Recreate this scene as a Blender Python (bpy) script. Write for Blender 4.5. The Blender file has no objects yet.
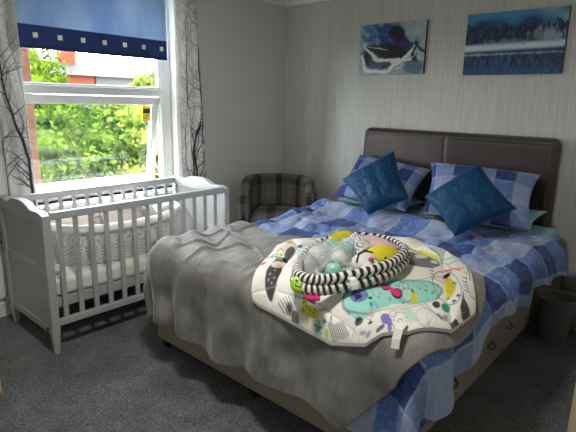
import bpy, bmesh, math, random
import numpy as np
from mathutils import Vector, Matrix, noise as mnoise

random.seed(7); rng = np.random.default_rng(7)
sc = bpy.context.scene
COL = sc.collection

# ------------------------------------------------------------------ camera
def set_camera():
    yaw, pitch, roll = (math.radians(a) for a in (-41.29, 13.27, 1.34))
    f = Vector((math.sin(yaw)*math.cos(pitch), math.cos(yaw)*math.cos(pitch), -math.sin(pitch)))
    r = Vector((math.cos(yaw), -math.sin(yaw), 0)); u = r.cross(f)
    r2 = math.cos(roll)*r + math.sin(roll)*u; u2 = -math.sin(roll)*r + math.cos(roll)*u
    cd = bpy.data.cameras.new('camera'); co = bpy.data.objects.new('camera', cd); COL.objects.link(co)
    m = Matrix((r2, u2, -f)).transposed().to_4x4(); m.translation = (0, 0, 1.5)
    co.matrix_world = m
    cd.sensor_fit = 'HORIZONTAL'; cd.sensor_width = 36; cd.lens = 36*485.4/576
    cd.clip_start = 0.05; cd.clip_end = 200
    sc.camera = co
set_camera()

# ------------------------------------------------------------------ light and exposure
sc.view_settings.view_transform = 'Standard'; sc.view_settings.look = 'None'
sc.view_settings.gamma = 1; sc.view_settings.exposure = 1.0
SKY_STRENGTH = 19.0
SUN_STRENGTH = 4.0
FILL_W = 15
w = bpy.data.worlds.new('world'); sc.world = w; w.use_nodes = True
nt = w.node_tree; nt.nodes.clear()
bg = nt.nodes.new('ShaderNodeBackground'); wo = nt.nodes.new('ShaderNodeOutputWorld')
tcw = nt.nodes.new('ShaderNodeTexCoord'); nzw = nt.nodes.new('ShaderNodeTexNoise'); nzw.inputs['Scale'].default_value = 2.2
rw = nt.nodes.new('ShaderNodeValToRGB'); rw.color_ramp.elements[0].position = .4; rw.color_ramp.elements[1].position = .62
rw.color_ramp.elements[0].color = (.78, .89, 1, 1); rw.color_ramp.elements[1].color = (1, 1, 1, 1)
nt.links.new(tcw.outputs['Generated'], nzw.inputs['Vector']); nt.links.new(nzw.outputs['Fac'], rw.inputs['Fac'])
nt.links.new(rw.outputs['Color'], bg.inputs['Color']); bg.inputs['Strength'].default_value = SKY_STRENGTH
nt.links.new(bg.outputs['Background'], wo.inputs['Surface'])
sd = bpy.data.lights.new('sun', 'SUN'); sd.energy = SUN_STRENGTH; sd.angle = math.radians(2); sd.color = (1, .95, .84)
so = bpy.data.objects.new('sun', sd); COL.objects.link(so)
so.rotation_euler = Vector((0.75, -.35, 1.0)).to_track_quat('Z', 'Y').to_euler(); so.location = (4, -2, 6)
# daylight portal in the window opening (guides sampling of the sky only)
pd = bpy.data.lights.new('window_daylight', 'AREA'); pd.shape = 'RECTANGLE'; pd.size = 1.7; pd.size_y = 1.5
pd.cycles.is_portal = True
po = bpy.data.objects.new('window_daylight', pd); COL.objects.link(po); po.location = (-3.9, 1.9, 1.6)
po.rotation_euler = Vector((-1, 0, 0)).to_track_quat('Z', 'Y').to_euler()

# ------------------------------------------------------------------ materials
def lin(c):
    return tuple(((v/255)/12.92 if v/255 <= .04045 else ((v/255+.055)/1.055)**2.4) for v in c)
def L4(c): return (*lin(c), 1)
MATS = {}
def mat(name, rgb=None, rough=.6, metal=0, noise=0, nscale=30, bump=0, bscale=200, attr=False, sheen=0, stretch=None,
        transm=0, translucent=0, coat=0, emit=0, rgb2=None, spec=.5, alpha=1):
    if name in MATS: return MATS[name]
    m = bpy.data.materials.new(name); m.use_nodes = True; nt = m.node_tree; N = nt.nodes; K = nt.links
    b = N['Principled BSDF']; out = N['Material Output']
    b.inputs['Roughness'].default_value = rough; b.inputs['Metallic'].default_value = metal
    b.inputs['Specular IOR Level'].default_value = spec
    b.inputs['Sheen Weight'].default_value = sheen; b.inputs['Sheen Roughness'].default_value = .35
    b.inputs['Coat Weight'].default_value = coat; b.inputs['Alpha'].default_value = alpha
    b.inputs['Transmission Weight'].default_value = transm
    tc = N.new('ShaderNodeTexCoord'); mp = N.new('ShaderNodeMapping'); K.new(tc.outputs['Object'], mp.inputs['Vector'])
    if stretch: mp.inputs['Scale'].default_value = stretch
    col = None
    if attr:
        a = N.new('ShaderNodeAttribute'); a.attribute_name = 'Col'; col = a.outputs['Color']
    if noise or rgb2:
        nz = N.new('ShaderNodeTexNoise'); nz.inputs['Scale'].default_value = nscale; nz.inputs['Detail'].default_value = 4
        K.new(mp.outputs['Vector'], nz.inputs['Vector'])
        if rgb2:
            rp = N.new('ShaderNodeValToRGB'); rp.color_ramp.elements[0].position = .35; rp.color_ramp.elements[1].position = .65
            rp.color_ramp.elements[0].color = L4(rgb); rp.color_ramp.elements[1].color = L4(rgb2)
            K.new(nz.outputs['Fac'], rp.inputs['Fac']); col = rp.outputs['Color']
        else:
            mr = N.new('ShaderNodeMapRange'); mr.inputs['From Min'].default_value = .3; mr.inputs['From Max'].default_value = .7
            mr.inputs['To Min'].default_value = 1-noise; mr.inputs['To Max'].default_value = 1+noise
            K.new(nz.outputs['Fac'], mr.inputs['Value'])
            mx = N.new('ShaderNodeVectorMath'); mx.operation = 'MULTIPLY'
            if col: K.new(col, mx.inputs[0])
            else: mx.inputs[0].default_value = lin(rgb)
            K.new(mr.outputs['Result'], mx.inputs[1]); col = mx.outputs[0]
    if col: K.new(col, b.inputs['Base Color'])
    else: b.inputs['Base Color'].default_value = L4(rgb)
    if bump:
        n2 = N.new('ShaderNodeTexNoise'); n2.inputs['Scale'].default_value = bscale; n2.inputs['Detail'].default_value = 3
        K.new(mp.outputs['Vector'], n2.inputs['Vector'])
        bp = N.new('ShaderNodeBump'); bp.inputs['Strength'].default_value = bump; bp.inputs['Distance'].default_value = .004
        K.new(n2.outputs['Fac'], bp.inputs['Height']); K.new(bp.outputs['Normal'], b.inputs['Normal'])
    if emit:
        b.inputs['Emission Color'].default_value = L4(rgb); b.inputs['Emission Strength'].default_value = emit
    if translucent:
        tr = N.new('ShaderNodeBsdfTranslucent'); ms = N.new('ShaderNodeMixShader'); ms.inputs['Fac'].default_value = translucent
        if col: K.new(col, tr.inputs['Color'])
        else: tr.inputs['Color'].default_value = L4(rgb)
        K.new(b.outputs['BSDF'], ms.inputs[1]); K.new(tr.outputs['BSDF'], ms.inputs[2]); K.new(ms.outputs['Shader'], out.inputs['Surface'])
    MATS[name] = m
    return m

def thin_mat(name, rgb, clear, rough=.02, gloss=False):
    """thin see-through sheet: part transparent, part glossy / diffuse"""
    m = bpy.data.materials.new(name); m.use_nodes = True; nt = m.node_tree; N = nt.nodes; K = nt.links; N.clear()
    out = N.new('ShaderNodeOutputMaterial'); t = N.new('ShaderNodeBsdfTransparent'); t.inputs['Color'].default_value = (1, 1, 1, 1)
    if gloss: g = N.new('ShaderNodeBsdfGlossy'); g.inputs['Color'].default_value = L4(rgb); g.inputs['Roughness'].default_value = rough
    else: g = N.new('ShaderNodeBsdfPrincipled'); g.inputs['Base Color'].default_value = L4(rgb); g.inputs['Roughness'].default_value = rough
    ms = N.new('ShaderNodeMixShader'); ms.inputs['Fac'].default_value = 1-clear
    K.new(t.outputs[0], ms.inputs[1]); K.new(g.outputs[0], ms.inputs[2]); K.new(ms.outputs[0], out.inputs['Surface'])
    return m

# ------------------------------------------------------------------ geometry helpers
ORG = {}
class MB:
    def __init__(s): s.v = []; s.f = []; s.mi = []; s.c = []
    def add(s, V, Fs, mi=0, cols=None):
        o = len(s.v); s.v += [tuple(map(float, p)) for p in V]; s.f += [tuple(int(i)+o for i in f) for f in Fs]; s.mi += [mi]*len(Fs)
        s.c += list(cols) if cols is not None else [(1, 1, 1)]*len(V)
    def box(s, x0, x1, y0, y1, z0, z1, mi=0, rot=0, M=None, taper=0):
        cx, cy, cz = (x0+x1)/2, (y0+y1)/2, (z0+z1)/2
        V = []
        for z in (z0, z1):
            t = 1-taper if z == z0 else 1
            for (x, y) in ((x0, y0), (x1, y0), (x1, y1), (x0, y1)): V.append(((x-cx)*t+cx, (y-cy)*t+cy, z))
        if rot:
            c, q = math.cos(rot), math.sin(rot)
            V = [(cx+(x-cx)*c-(y-cy)*q, cy+(x-cx)*q+(y-cy)*c, z) for x, y, z in V]
        if M is not None: V = [tuple(M @ Vector(p)) for p in V]
        s.add(V, [(0, 3, 2, 1), (4, 5, 6, 7), (0, 1, 5, 4), (1, 2, 6, 5), (2, 3, 7, 6), (3, 0, 4, 7)], mi)
    def tube(s, pts, r, n=10, closed=False, mi=0, cols=None, caps=True):
        pts = [Vector(p) for p in pts]; m = len(pts); V = []; Cc = []
        rs = r if hasattr(r, '__len__') else [r]*m
        up = Vector((0, 0, 1))
        for i, p in enumerate(pts):
            a = pts[(i-1) % m] if closed or i > 0 else p; b = pts[(i+1) % m] if closed or i < m-1 else p
            t = (b-a).normalized()
            if abs(t.dot(up)) > .95: up = Vector((1, 0, 0)) if abs(t.x) < .9 else Vector((0, 1, 0))
            e1 = t.cross(up).normalized(); e2 = e1.cross(t).normalized()
            for k in range(n):
                an = 2*math.pi*k/n
                V.append(p+e1*math.cos(an)*rs[i]+e2*math.sin(an)*rs[i])
                Cc.append(cols(i, k) if cols else (1, 1, 1))
        Fs = []
        for i in range(m if closed else m-1):
            j = (i+1) % m
            for k in range(n):
                k2 = (k+1) % n; Fs.append((i*n+k, i*n+k2, j*n+k2, j*n+k))
        if not closed and caps: Fs.append(tuple(range(n-1, -1, -1))); Fs.append(tuple((m-1)*n+k for k in range(n)))
        s.add(V, Fs, mi, Cc)
    def lathe(s, prof, c, n=32, mi=0, M=None):
        V = []; Fs = []
        for (r, z) in prof:
            for k in range(n):
                a = 2*math.pi*k/n; V.append((r*math.cos(a), r*math.sin(a), z))
        for i in range(len(prof)-1):
            for k in range(n):
                k2 = (k+1) % n; Fs.append((i*n+k, i*n+k2, (i+1)*n+k2, (i+1)*n+k))
        if M is not None: V = [M @ Vector(p) for p in V]
        V = [(p[0]+c[0], p[1]+c[1], p[2]+c[2]) for p in V]
        s.add(V, Fs, mi)
    def ball(s, c, r, n=16, mi=0, M=None, fn=None):
        rr = r if hasattr(r, '__len__') else (r, r, r)
        V = []; Fs = []; h = n//2
        for i in range(h+1):
            th = math.pi*i/h
            for k in range(n):
                ph = 2*math.pi*k/n; p = Vector((math.sin(th)*math.cos(ph), math.sin(th)*math.sin(ph), math.cos(th)))
                if fn: p = p*fn(p)
                p = Vector((p.x*rr[0], p.y*rr[1], p.z*rr[2]))
                if M is not None: p = M @ p
                V.append((p.x+c[0], p.y+c[1], p.z+c[2]))
        for i in range(h):
            for k in range(n):
                k2 = (k+1) % n; Fs.append((i*n+k, (i+1)*n+k, (i+1)*n+k2, i*n+k2))
        s.add(V, Fs, mi)
    def prism(s, poly, axis, a0, a1, mi=0):
        """poly in the 2 remaining axes, extruded along axis"""
        n = len(poly); V = []
        for a in (a0, a1):
            for (p, q) in poly:
                V.append({'x': (a, p, q), 'y': (p, a, q), 'z': (p, q, a)}[axis])
        Fs = [tuple(range(n)), tuple(range(2*n-1, n-1, -1))]+[(i, i+n, (i+1) % n+n, (i+1) % n) for i in range(n)]
        s.add(V, Fs, mi)
    def grid(s, P, cols=None, mi=0, closed_u=False):
        """P: array (nu,nv,3)"""
        nu, nv = P.shape[:2]; o = len(s.v)
        V = P.reshape(-1, 3).tolist()
        i = np.arange(nu-1)[:, None]*nv+np.arange(nv-1)[None, :]
        Fs = np.stack([i, i+nv, i+nv+1, i+1], -1).reshape(-1, 4).tolist()
        s.add(V, Fs, mi, None if cols is None else cols.reshape(-1, 3).tolist())
    def build(s, name, mats, parent=None, smooth=False, bevel=0, seg=2, solid=0, offset=-1, fixn=True, origin=None, autos=False):
        me = bpy.data.meshes.new(name)
        if parent is not None: og = ORG[parent.name]
        elif origin is not None: og = Vector(origin)
        else:
            a = np.array(s.v); og = Vector(((a[:, 0].min()+a[:, 0].max())/2, (a[:, 1].min()+a[:, 1].max())/2, a[:, 2].min()))
        a = np.array(s.v, dtype=float)-np.array(og)
        me.from_pydata(a.tolist(), [], s.f)
        if any(c != (1, 1, 1) for c in s.c):
            at = me.color_attributes.new('Col', 'FLOAT_COLOR', 'POINT')
            cc = np.ones((len(s.c), 4), dtype=np.float32); cc[:, :3] = np.array(s.c, dtype=np.float32)
            at.data.foreach_set('color', cc.ravel())
        ms = mats if isinstance(mats, (list, tuple)) else [mats]
        for m in ms: me.materials.append(m)
        me.polygons.foreach_set('material_index', s.mi)
        if fixn:
            bm = bmesh.new(); bm.from_mesh(me); bmesh.ops.recalc_face_normals(bm, faces=bm.faces); bm.to_mesh(me); bm.free()
        if smooth: me.polygons.foreach_set('use_smooth', [True]*len(me.polygons))
        o = bpy.data.objects.new(name, me); COL.objects.link(o)
        if parent is not None: o.parent = parent
        else: o.location = og
        ORG[o.name] = og
        if solid:
            sm = o.modifiers.new('solid', 'SOLIDIFY'); sm.thickness = solid; sm.offset = offset
        if bevel:
            b = o.modifiers.new('bevel', 'BEVEL'); b.width = bevel; b.segments = seg; b.limit_method = 'ANGLE'; b.angle_limit = math.radians(40)
            wn = o.modifiers.new('wn', 'WEIGHTED_NORMAL'); wn.keep_sharp = False
            me.polygons.foreach_set('use_smooth', [True]*len(me.polygons))
        if autos: pass
        return o
def tag(o, label, cat, group=None, kind=None):
    o['label'] = label; o['category'] = cat
    if group: o['group'] = group
    if kind: o['kind'] = kind
    return o
def thing(name, loc, label, cat, group=None):
    o = bpy.data.objects.new(name, None); COL.objects.link(o); o.location = loc; o.empty_display_size = .1
    ORG[o.name] = Vector(loc); return tag(o, label, cat, group)
def struct(o): o['kind'] = 'structure'; return o
def copy_tree(o, loc):
    r = o.copy(); COL.objects.link(r); r.location = loc
    for ch in list(o.children):
        c = ch.copy(); COL.objects.link(c); c.parent = r
        for g in list(ch.children):
            d = g.copy(); COL.objects.link(d); d.parent = c
    return r
def nz(x, y, z=0): return mnoise.noise(Vector((x, y, z)))
def fieldnoise(X, Y, sc_, seed=0):
    """vectorised smooth value noise, range about -1..1"""
    r = np.random.default_rng(seed); T = r.uniform(-1, 1, (64, 64))
    x = np.asarray(X)*sc_+1000; y = np.asarray(Y)*sc_+1000
    xi = np.floor(x).astype(int); yi = np.floor(y).astype(int); fx = x-xi; fy = y-yi
    fx = fx*fx*(3-2*fx); fy = fy*fy*(3-2*fy)
    g = lambda a, b: T[a % 64, b % 64]
    return (g(xi, yi)*(1-fx)+g(xi+1, yi)*fx)*(1-fy)+(g(xi, yi+1)*(1-fx)+g(xi+1, yi+1)*fx)*fy

# ------------------------------------------------------------------ room shell
WX, WY, CH = -3.55, 3.927, 2.52
m_paint = mat('wall_paint', (214, 214, 208), .85, bump=.15, bscale=60)
m_white = mat('white_gloss', (232, 232, 226), .35)
m_upvc = mat('white_upvc', (208, 208, 203), .3)
m_ceil = mat('ceiling_paint', (226, 224, 214), .9)
# wallpaper: fine vertical metallic streaks
def wallpaper():
    m = bpy.data.materials.new('silver_wallpaper'); m.use_nodes = True; N = m.node_tree.nodes; K = m.node_tree.links; b = N['Principled BSDF']
    tc = N.new('ShaderNodeTexCoord'); mp = N.new('ShaderNodeMapping'); mp.inputs['Scale'].default_value = (150, 150, 5)
    n1 = N.new('ShaderNodeTexNoise'); n1.inputs['Scale'].default_value = 1; n1.inputs['Detail'].default_value = 5; n1.inputs['Roughness'].default_value = .65
    K.new(tc.outputs['Object'], mp.inputs['Vector']); K.new(mp.outputs['Vector'], n1.inputs['Vector'])
    mp2 = N.new('ShaderNodeMapping'); mp2.inputs['Scale'].default_value = (60, 60, 2.5)
    n2 = N.new('ShaderNodeTexNoise'); n2.inputs['Scale'].default_value = 1; n2.inputs['Detail'].default_value = 2
    K.new(tc.outputs['Object'], mp2.inputs['Vector']); K.new(mp2.outputs['Vector'], n2.inputs['Vector'])
    ad = N.new('ShaderNodeMath'); ad.operation = 'MULTIPLY_ADD'; K.new(n2.outputs['Fac'], ad.inputs[0]); ad.inputs[1].default_value = .35; K.new(n1.outputs['Fac'], ad.inputs[2])
    mr = N.new('ShaderNodeMapRange'); mr.inputs['From Min'].default_value = .45; mr.inputs['From Max'].default_value = .90
    K.new(ad.outputs[0], mr.inputs['Value'])
    rp = N.new('ShaderNodeValToRGB'); rp.color_ramp.elements[0].color = L4((182, 182, 175)); rp.color_ramp.elements[1].color = L4((212, 212, 204))
    K.new(mr.outputs['Result'], rp.inputs['Fac']); K.new(rp.outputs['Color'], b.inputs['Base Color'])
    b.inputs['Roughness'].default_value = .45; b.inputs['Metallic'].default_value = .1
    bp = N.new('ShaderNodeBump'); bp.inputs['Strength'].default_value = .35; bp.inputs['Distance'].default_value = .003
    K.new(n1.outputs['Fac'], bp.inputs['Height']); K.new(bp.outputs['Normal'], b.inputs['Normal'])
    return m
m_wp = wallpaper()
def carpet():
    m = bpy.data.materials.new('grey_carpet'); m.use_nodes = True; N = m.node_tree.nodes; K = m.node_tree.links; b = N['Principled BSDF']
    tc = N.new('ShaderNodeTexCoord')
    n1 = N.new('ShaderNodeTexNoise'); n1.inputs['Scale'].default_value = 130; n1.inputs['Detail'].default_value = 3
    n2 = N.new('ShaderNodeTexNoise'); n2.inputs['Scale'].default_value = 3.2; n2.inputs['Detail'].default_value = 5; n2.inputs['Roughness'].default_value = .65; n2.inputs['Distortion'].default_value = .6
    for n in (n1, n2): K.new(tc.outputs['Object'], n.inputs['Vector'])
    m1 = N.new('ShaderNodeMapRange'); m1.inputs['From Min'].default_value = .3; m1.inputs['From Max'].default_value = .7; m1.inputs['To Min'].default_value = .35; m1.inputs['To Max'].default_value = 1.7
    m2 = N.new('ShaderNodeMapRange'); m2.inputs['From Min'].default_value = .35; m2.inputs['From Max'].default_value = .65; m2.inputs['To Min'].default_value = .78; m2.inputs['To Max'].default_value = 1.22
    K.new(n1.outputs['Fac'], m1.inputs['Value']); K.new(n2.outputs['Fac'], m2.inputs['Value'])
    mu = N.new('ShaderNodeMath'); mu.operation = 'MULTIPLY'; K.new(m1.outputs[0], mu.inputs[0]); K.new(m2.outputs[0], mu.inputs[1])
    v = N.new('ShaderNodeVectorMath'); v.operation = 'MULTIPLY'; v.inputs[0].default_value = lin((98, 100, 101)); K.new(mu.outputs[0], v.inputs[1])
    K.new(v.outputs[0], b.inputs['Base Color']); b.inputs['Roughness'].default_value = .95; b.inputs['Specular IOR Level'].default_value = .1
    b.inputs['Sheen Weight'].default_value = .15
    bp = N.new('ShaderNodeBump'); bp.inputs['Strength'].default_value = .8; bp.inputs['Distance'].default_value = .01
    K.new(n1.outputs['Fac'], bp.inputs['Height']); K.new(bp.outputs['Normal'], b.inputs['Normal'])
    return m
FX0, FX1, FY0 = WX, .55, -.8
DG = [(-.725, WY), (.55, 2.3)]                   # the slanted wall from the corner behind the bin
b = MB(); b.prism([(WX-.3, FY0-.1), (.65, FY0-.1), (.65, 2.3), (-.6, WY+.15), (WX-.3, WY+.15)], 'z', -.12, 0); struct(b.build('floor', carpet()))
b = MB(); b.prism([(WX-.3, FY0-.1), (.65, FY0-.1), (.65, 2.3), (-.6, WY+.15), (WX-.3, WY+.15)], 'z', CH, CH+.12); struct(b.build('ceiling', m_ceil))
b = MB(); b.box(WX-.3, -.55, WY, WY+.15, 0, CH); struct(b.build('wall_back', m_wp))
OY0, OY1, OZ0, OZ1 = 1.20, 2.56, .74, 2.34
b = MB()
b.box(WX-.3, WX, FY0, OY0, 0, CH); b.box(WX-.3, WX, OY1, WY, 0, CH); b.box(WX-.3, WX, OY0, OY1, 0, OZ0); b.box(WX-.3, WX, OY0, OY1, OZ1, CH)
struct(b.build('wall_left', m_paint))
b = MB(); b.prism([DG[0], DG[1], (.65, 2.38), (-.62, WY+.02)], 'z', 0, CH); struct(b.build('wall_right_slanted', m_paint))
b = MB(); b.box(.55, .65, FY0, 2.32, 0, CH); struct(b.build('wall_right', m_paint))
b = MB(); b.box(WX-.3, .65, FY0-.1, FY0, 0, CH); struct(b.build('wall_front', m_paint))
# cornices (coving profile)
pr = [(0, 0), (0, -.085), (.012, -.085), (.016, -.072), (.03, -.06), (.05, -.032), (.07, -.02), (.085, -.014), (.085, 0)]
b = MB(); b.prism([(WY-p, CH+q) for p, q in pr], 'x', WX, -.7); struct(b.build('trim_1', m_white))
b = MB(); b.prism([(WX+p, CH+q) for p, q in pr], 'y', FY0, WY); struct(b.build('trim_2', m_white))
# baseboards
def skirt_prof(d, h): return [(0, 0), (d, 0), (d, h*.66), (d*.75, h*.72), (d*.75, h*.84), (d*.45, h*.93), (d*.2, h), (0, h)]
b = MB(); b.prism([(WY-p, q) for p, q in skirt_prof(.022, .15)], 'x', WX, -.72); struct(b.build('baseboard_back', m_white))
b = MB(); b.prism([(WX+p, q) for p, q in skirt_prof(.022, .15)], 'y', FY0, WY); struct(b.build('baseboard_left', m_white))
b = MB()
d = Vector((DG[1][0]-DG[0][0], DG[1][1]-DG[0][1])); ln = d.length; d.normalize(); n = Vector((-abs(d.y), -abs(d.x))).normalized()
V = []; P = skirt_prof(.025, .17)
for t in (0, ln):
    for p, q in P: V.append((DG[0][0]+d.x*t+n.x*p, DG[0][1]+d.y*t+n.y*p, q))
k = len(P); b.add(V, [tuple(range(k)), tuple(range(2*k-1, k-1, -1))]+[(i, i+k, (i+1) % k+k, (i+1) % k) for i in range(k)])
struct(b.build('baseboard_right', m_white))
b = MB(); b.prism([(FY0+p, q) for p, q in skirt_prof(.022, .15)], 'x', WX, .55); struct(b.build('baseboard_front', m_white))

# ------------------------------------------------------------------ window
glass = thin_mat('window_glass', (235, 240, 238), .95, .02, True)
GX = -3.66
b = MB()
b.box(GX-.03, GX+.03, OY1-.10, OY1, OZ0, OZ1); b.box(GX-.03, GX+.03, OY0, OY0+.10, OZ0, OZ1)
b.box(GX-.03, GX+.03, OY0+.1, OY1-.1, OZ1-.07, OZ1); b.box(GX-.03, GX+.03, OY0+.1, OY1-.1, OZ0, OZ0+.05)
b.box(GX-.03, GX+.035, OY0+.1, OY1-.1, 1.515, 1.575)
win = struct(b.build('window_1', m_upvc, bevel=.006))
b = MB(); b.box(GX-.006, GX+.006, OY0+.09, OY1-.09, 1.57, OZ1-.06); b.build('window_pane', glass, win)
b = MB()
for y0, y1, z0, z1 in ((OY0+.1, OY1-.1, 1.575, 1.59), (OY1-.115, OY1-.1, 1.575, OZ1-.07), (OY0+.1, OY0+.115, 1.575, OZ1-.07)):
    b.box(GX-.01, GX+.022, y0, y1, z0, z1)
b.build('glazing_bead', m_upvc, win, bevel=.004)
# top hung sash swung outwards
ang = math.radians(9.5); hz = 1.512
S = Matrix.Translation((GX-.01, 0, hz)) @ Matrix.Rotation(ang, 4, 'Y') @ Matrix.Translation((-(GX-.01), 0, -hz))
sy0, sy1, sz0, sz1 = OY0+.105, OY1-.105, .775, 1.510
b = MB()
fw = .062
b.box(GX-.035, GX+.015, sy0, sy1, sz1-fw, sz1, M=S); b.box(GX-.035, GX+.015, sy0, sy1, sz0, sz0+fw, M=S)
b.box(GX-.035, GX+.015, sy0, sy0+fw, sz0+fw, sz1-fw, M=S); b.box(GX-.035, GX+.015, sy1-fw, sy1, sz0+fw, sz1-fw, M=S)
sash = b.build('sash', m_upvc, win, bevel=.006)
b = MB(); b.box(GX-.016, GX-.006, sy0+fw-.01, sy1-fw+.01, sz0+fw-.01, sz1-fw+.01, M=S); b.build('sash_pane', glass, sash)
b = MB(); b.box(GX+.015, GX+.030, 1.80, 1.93, sz0+.02, sz0+.045, M=S); b.box(GX+.03, GX+.045, 1.80, 1.90, sz0+.022, sz0+.04, M=S); b.build('window_handle', m_upvc, win, bevel=.004)
m_yel = mat('yellow_sticker', (232, 205, 20), .5); m_blk = mat('black_plastic', (22, 22, 24), .5)
b = MB(); b.box(GX-.005, GX-.0035, sy1-fw-.085, sy1-fw-.003, sz1-fw-.14, sz1-fw-.012, M=S); stk = b.build('safety_sticker', m_yel, win)
stk['label'] = 'yellow sticker with black box'
b = MB(); b.box(GX-.0035, GX-.0025, sy1-fw-.076, sy1-fw-.012, sz1-fw-.075, sz1-fw-.035, M=S)
for i in range(3): b.box(GX-.0035, GX-.0025, sy1-fw-.074, sy1-fw-.018-.012*i, sz1-fw-.096-.012*i, sz1-fw-.091-.012*i, M=S)
b.build('sticker_print', m_blk, stk)
m_stay = mat('steel', (170, 170, 168), .3, metal=1)
b = MB(); b.tube([(GX+.0, sy1+.0, .86), (GX-.05, sy1-.0, .845), (GX-.105, sy1-.004, .84)], .006, 6)
b.tube([(GX+.01, sy1-.02, .87), (GX-.0, sy1-.05, .93), (GX-.01, sy1-.055, .99)], .006, 6)
b.build('window_stay', m_upvc, win)
b = MB(); b.box(WX-.16, WX+.002, OY0+.005, OY1-.005, OZ0-.035, OZ0); b.box(WX, WX+.075, 1.33, 2.50, OZ0-.035, OZ0); b.box(WX, WX+.02, 1.33, 2.50, OZ0-.11, OZ0-.035); struct(b.build('trim_3', m_white, bevel=.008))

# ------------------------------------------------------------------ roller blind
BX = -3.50
m_blind = mat('blue_blind_fabric', (126, 152, 190), .8, rgb2=(172, 190, 208), nscale=3.2, translucent=.30, stretch=(1, 1, .3))  # patchy tones paint in cloud shadow and daylight behind the blind
m_band = mat('navy_blind_hem', (30, 48, 105), .8, attr=True, noise=.06, nscale=200, translucent=.04)
bl = thing('roller_blind', (BX, 1.87, 1.805), 'blue roller blind with navy hem and small mirrored squares, at the window', 'blind')
b = MB(); b.box(BX-.001, BX+.001, 1.265, 2.44, 1.95, 2.36); b.build('blind_fabric', m_blind, bl)
# navy hem with trailing outline print
Y = np.linspace(1.262, 2.443, 600); Z = np.linspace(1.818, 1.952, 70); YY, ZZ = np.meshgrid(Y, Z, indexing='ij')
f1 = fieldnoise(YY, ZZ, 22, 3)+.6*fieldnoise(YY, ZZ, 48, 4)
ln_ = np.exp(-(((f1*3.0) % 1-.5)/.09)**2)
base = np.array(lin((38, 60, 122))); hi = np.array(lin((78, 98, 148)))
cc = base+(hi-base)*(.5*ln_)[..., None]
P = np.stack([np.full_like(YY, BX+.002), YY, ZZ], -1)
b = MB(); b.grid(P, cc); b.build('blind_hem', m_band, bl, fixn=False, solid=.003)
b = MB(); b.box(BX-.008, BX+.008, 1.262, 2.443, 1.803, 1.82); b.build('bottom_bar', mat('navy_bar', (20, 32, 74), .5), bl, bevel=.004)
b = MB(); b.tube([(BX, 1.26, 2.375), (BX, 2.45, 2.375)], .022, 16); b.build('roller', m_blk, bl)
m_cry = mat('mirrored_square', (236, 238, 228), .25)
sq0 = None
for i in range(7):
    y = 1.419+i*.162
    b = MB(); z = 1.888; h = .0165
    b.add([(BX+.005, y-h, z-h), (BX+.005, y+h, z-h), (BX+.005, y+h, z+h), (BX+.005, y-h, z+h),
           (BX+.010, y-h*.5, z-h*.5), (BX+.010, y+h*.5, z-h*.5), (BX+.010, y+h*.5, z+h*.5), (BX+.010, y-h*.5, z+h*.5)],
          [(4, 5, 6, 7), (0, 1, 5, 4), (1, 2, 6, 5), (2, 3, 7, 6), (3, 0, 4, 7), (0, 3, 2, 1)])
    b.build('mirror_square', m_cry, bl)

# ------------------------------------------------------------------ curtains with bare-branch print
def branch_print(wm, hm, res, seed, stems):
    W_, H_ = int(wm/res), int(hm/res); img = np.zeros((W_, H_), dtype=np.float32); r = random.Random(seed)
    def stamp(x, y, rad, v):
        k = int(rad/res)+2; ci, cj = int(x/res), int(y/res)
        i0, i1, j0, j1 = max(0, ci-k), min(W_, ci+k+1), max(0, cj-k), min(H_, cj+k+1)
        if i0 >= i1 or j0 >= j1: return
        I, J = np.meshgrid(np.arange(i0, i1), np.arange(j0, j1), indexing='ij')
        d = np.hypot(I*res-x, J*res-y); a = np.clip((rad+res*.6-d)/(res*1.2), 0, 1)*v
        img[i0:i1, j0:j1] = np.maximum(img[i0:i1, j0:j1], a)
    def grow(x, y, a, rad, ln, dep, v):
        st = res*.9; n_ = int(ln/st); curv = r.uniform(-1, 1)*1.2
        nb = 0
        for i in range(n_):
            t = i/n_; rr = rad*(1-.65*t); stamp(x, y, rr, v)
            a += curv*st/ max(ln, .1)*.9+r.gauss(0, .035)
            if dep == 0: a += (math.pi/2-a)*.02
            x += math.cos(a)*st; y += math.sin(a)*st
            if dep < 4 and r.random() < st/(.085 if dep == 0 else .05):
                s_ = r.choice((-1, 1)); grow(x, y, a+s_*r.uniform(.45, .95), rr*r.uniform(.42, .62), ln*r.uniform(.28, .5) if dep else r.uniform(.18, .42), dep+1, v*(.96 if dep < 2 else .85))
    for (x0, y0, rad, ln, v) in stems: grow(x0, y0, math.pi/2+r.uniform(-.12, .12), rad, ln, 0, v)
    return img
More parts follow.
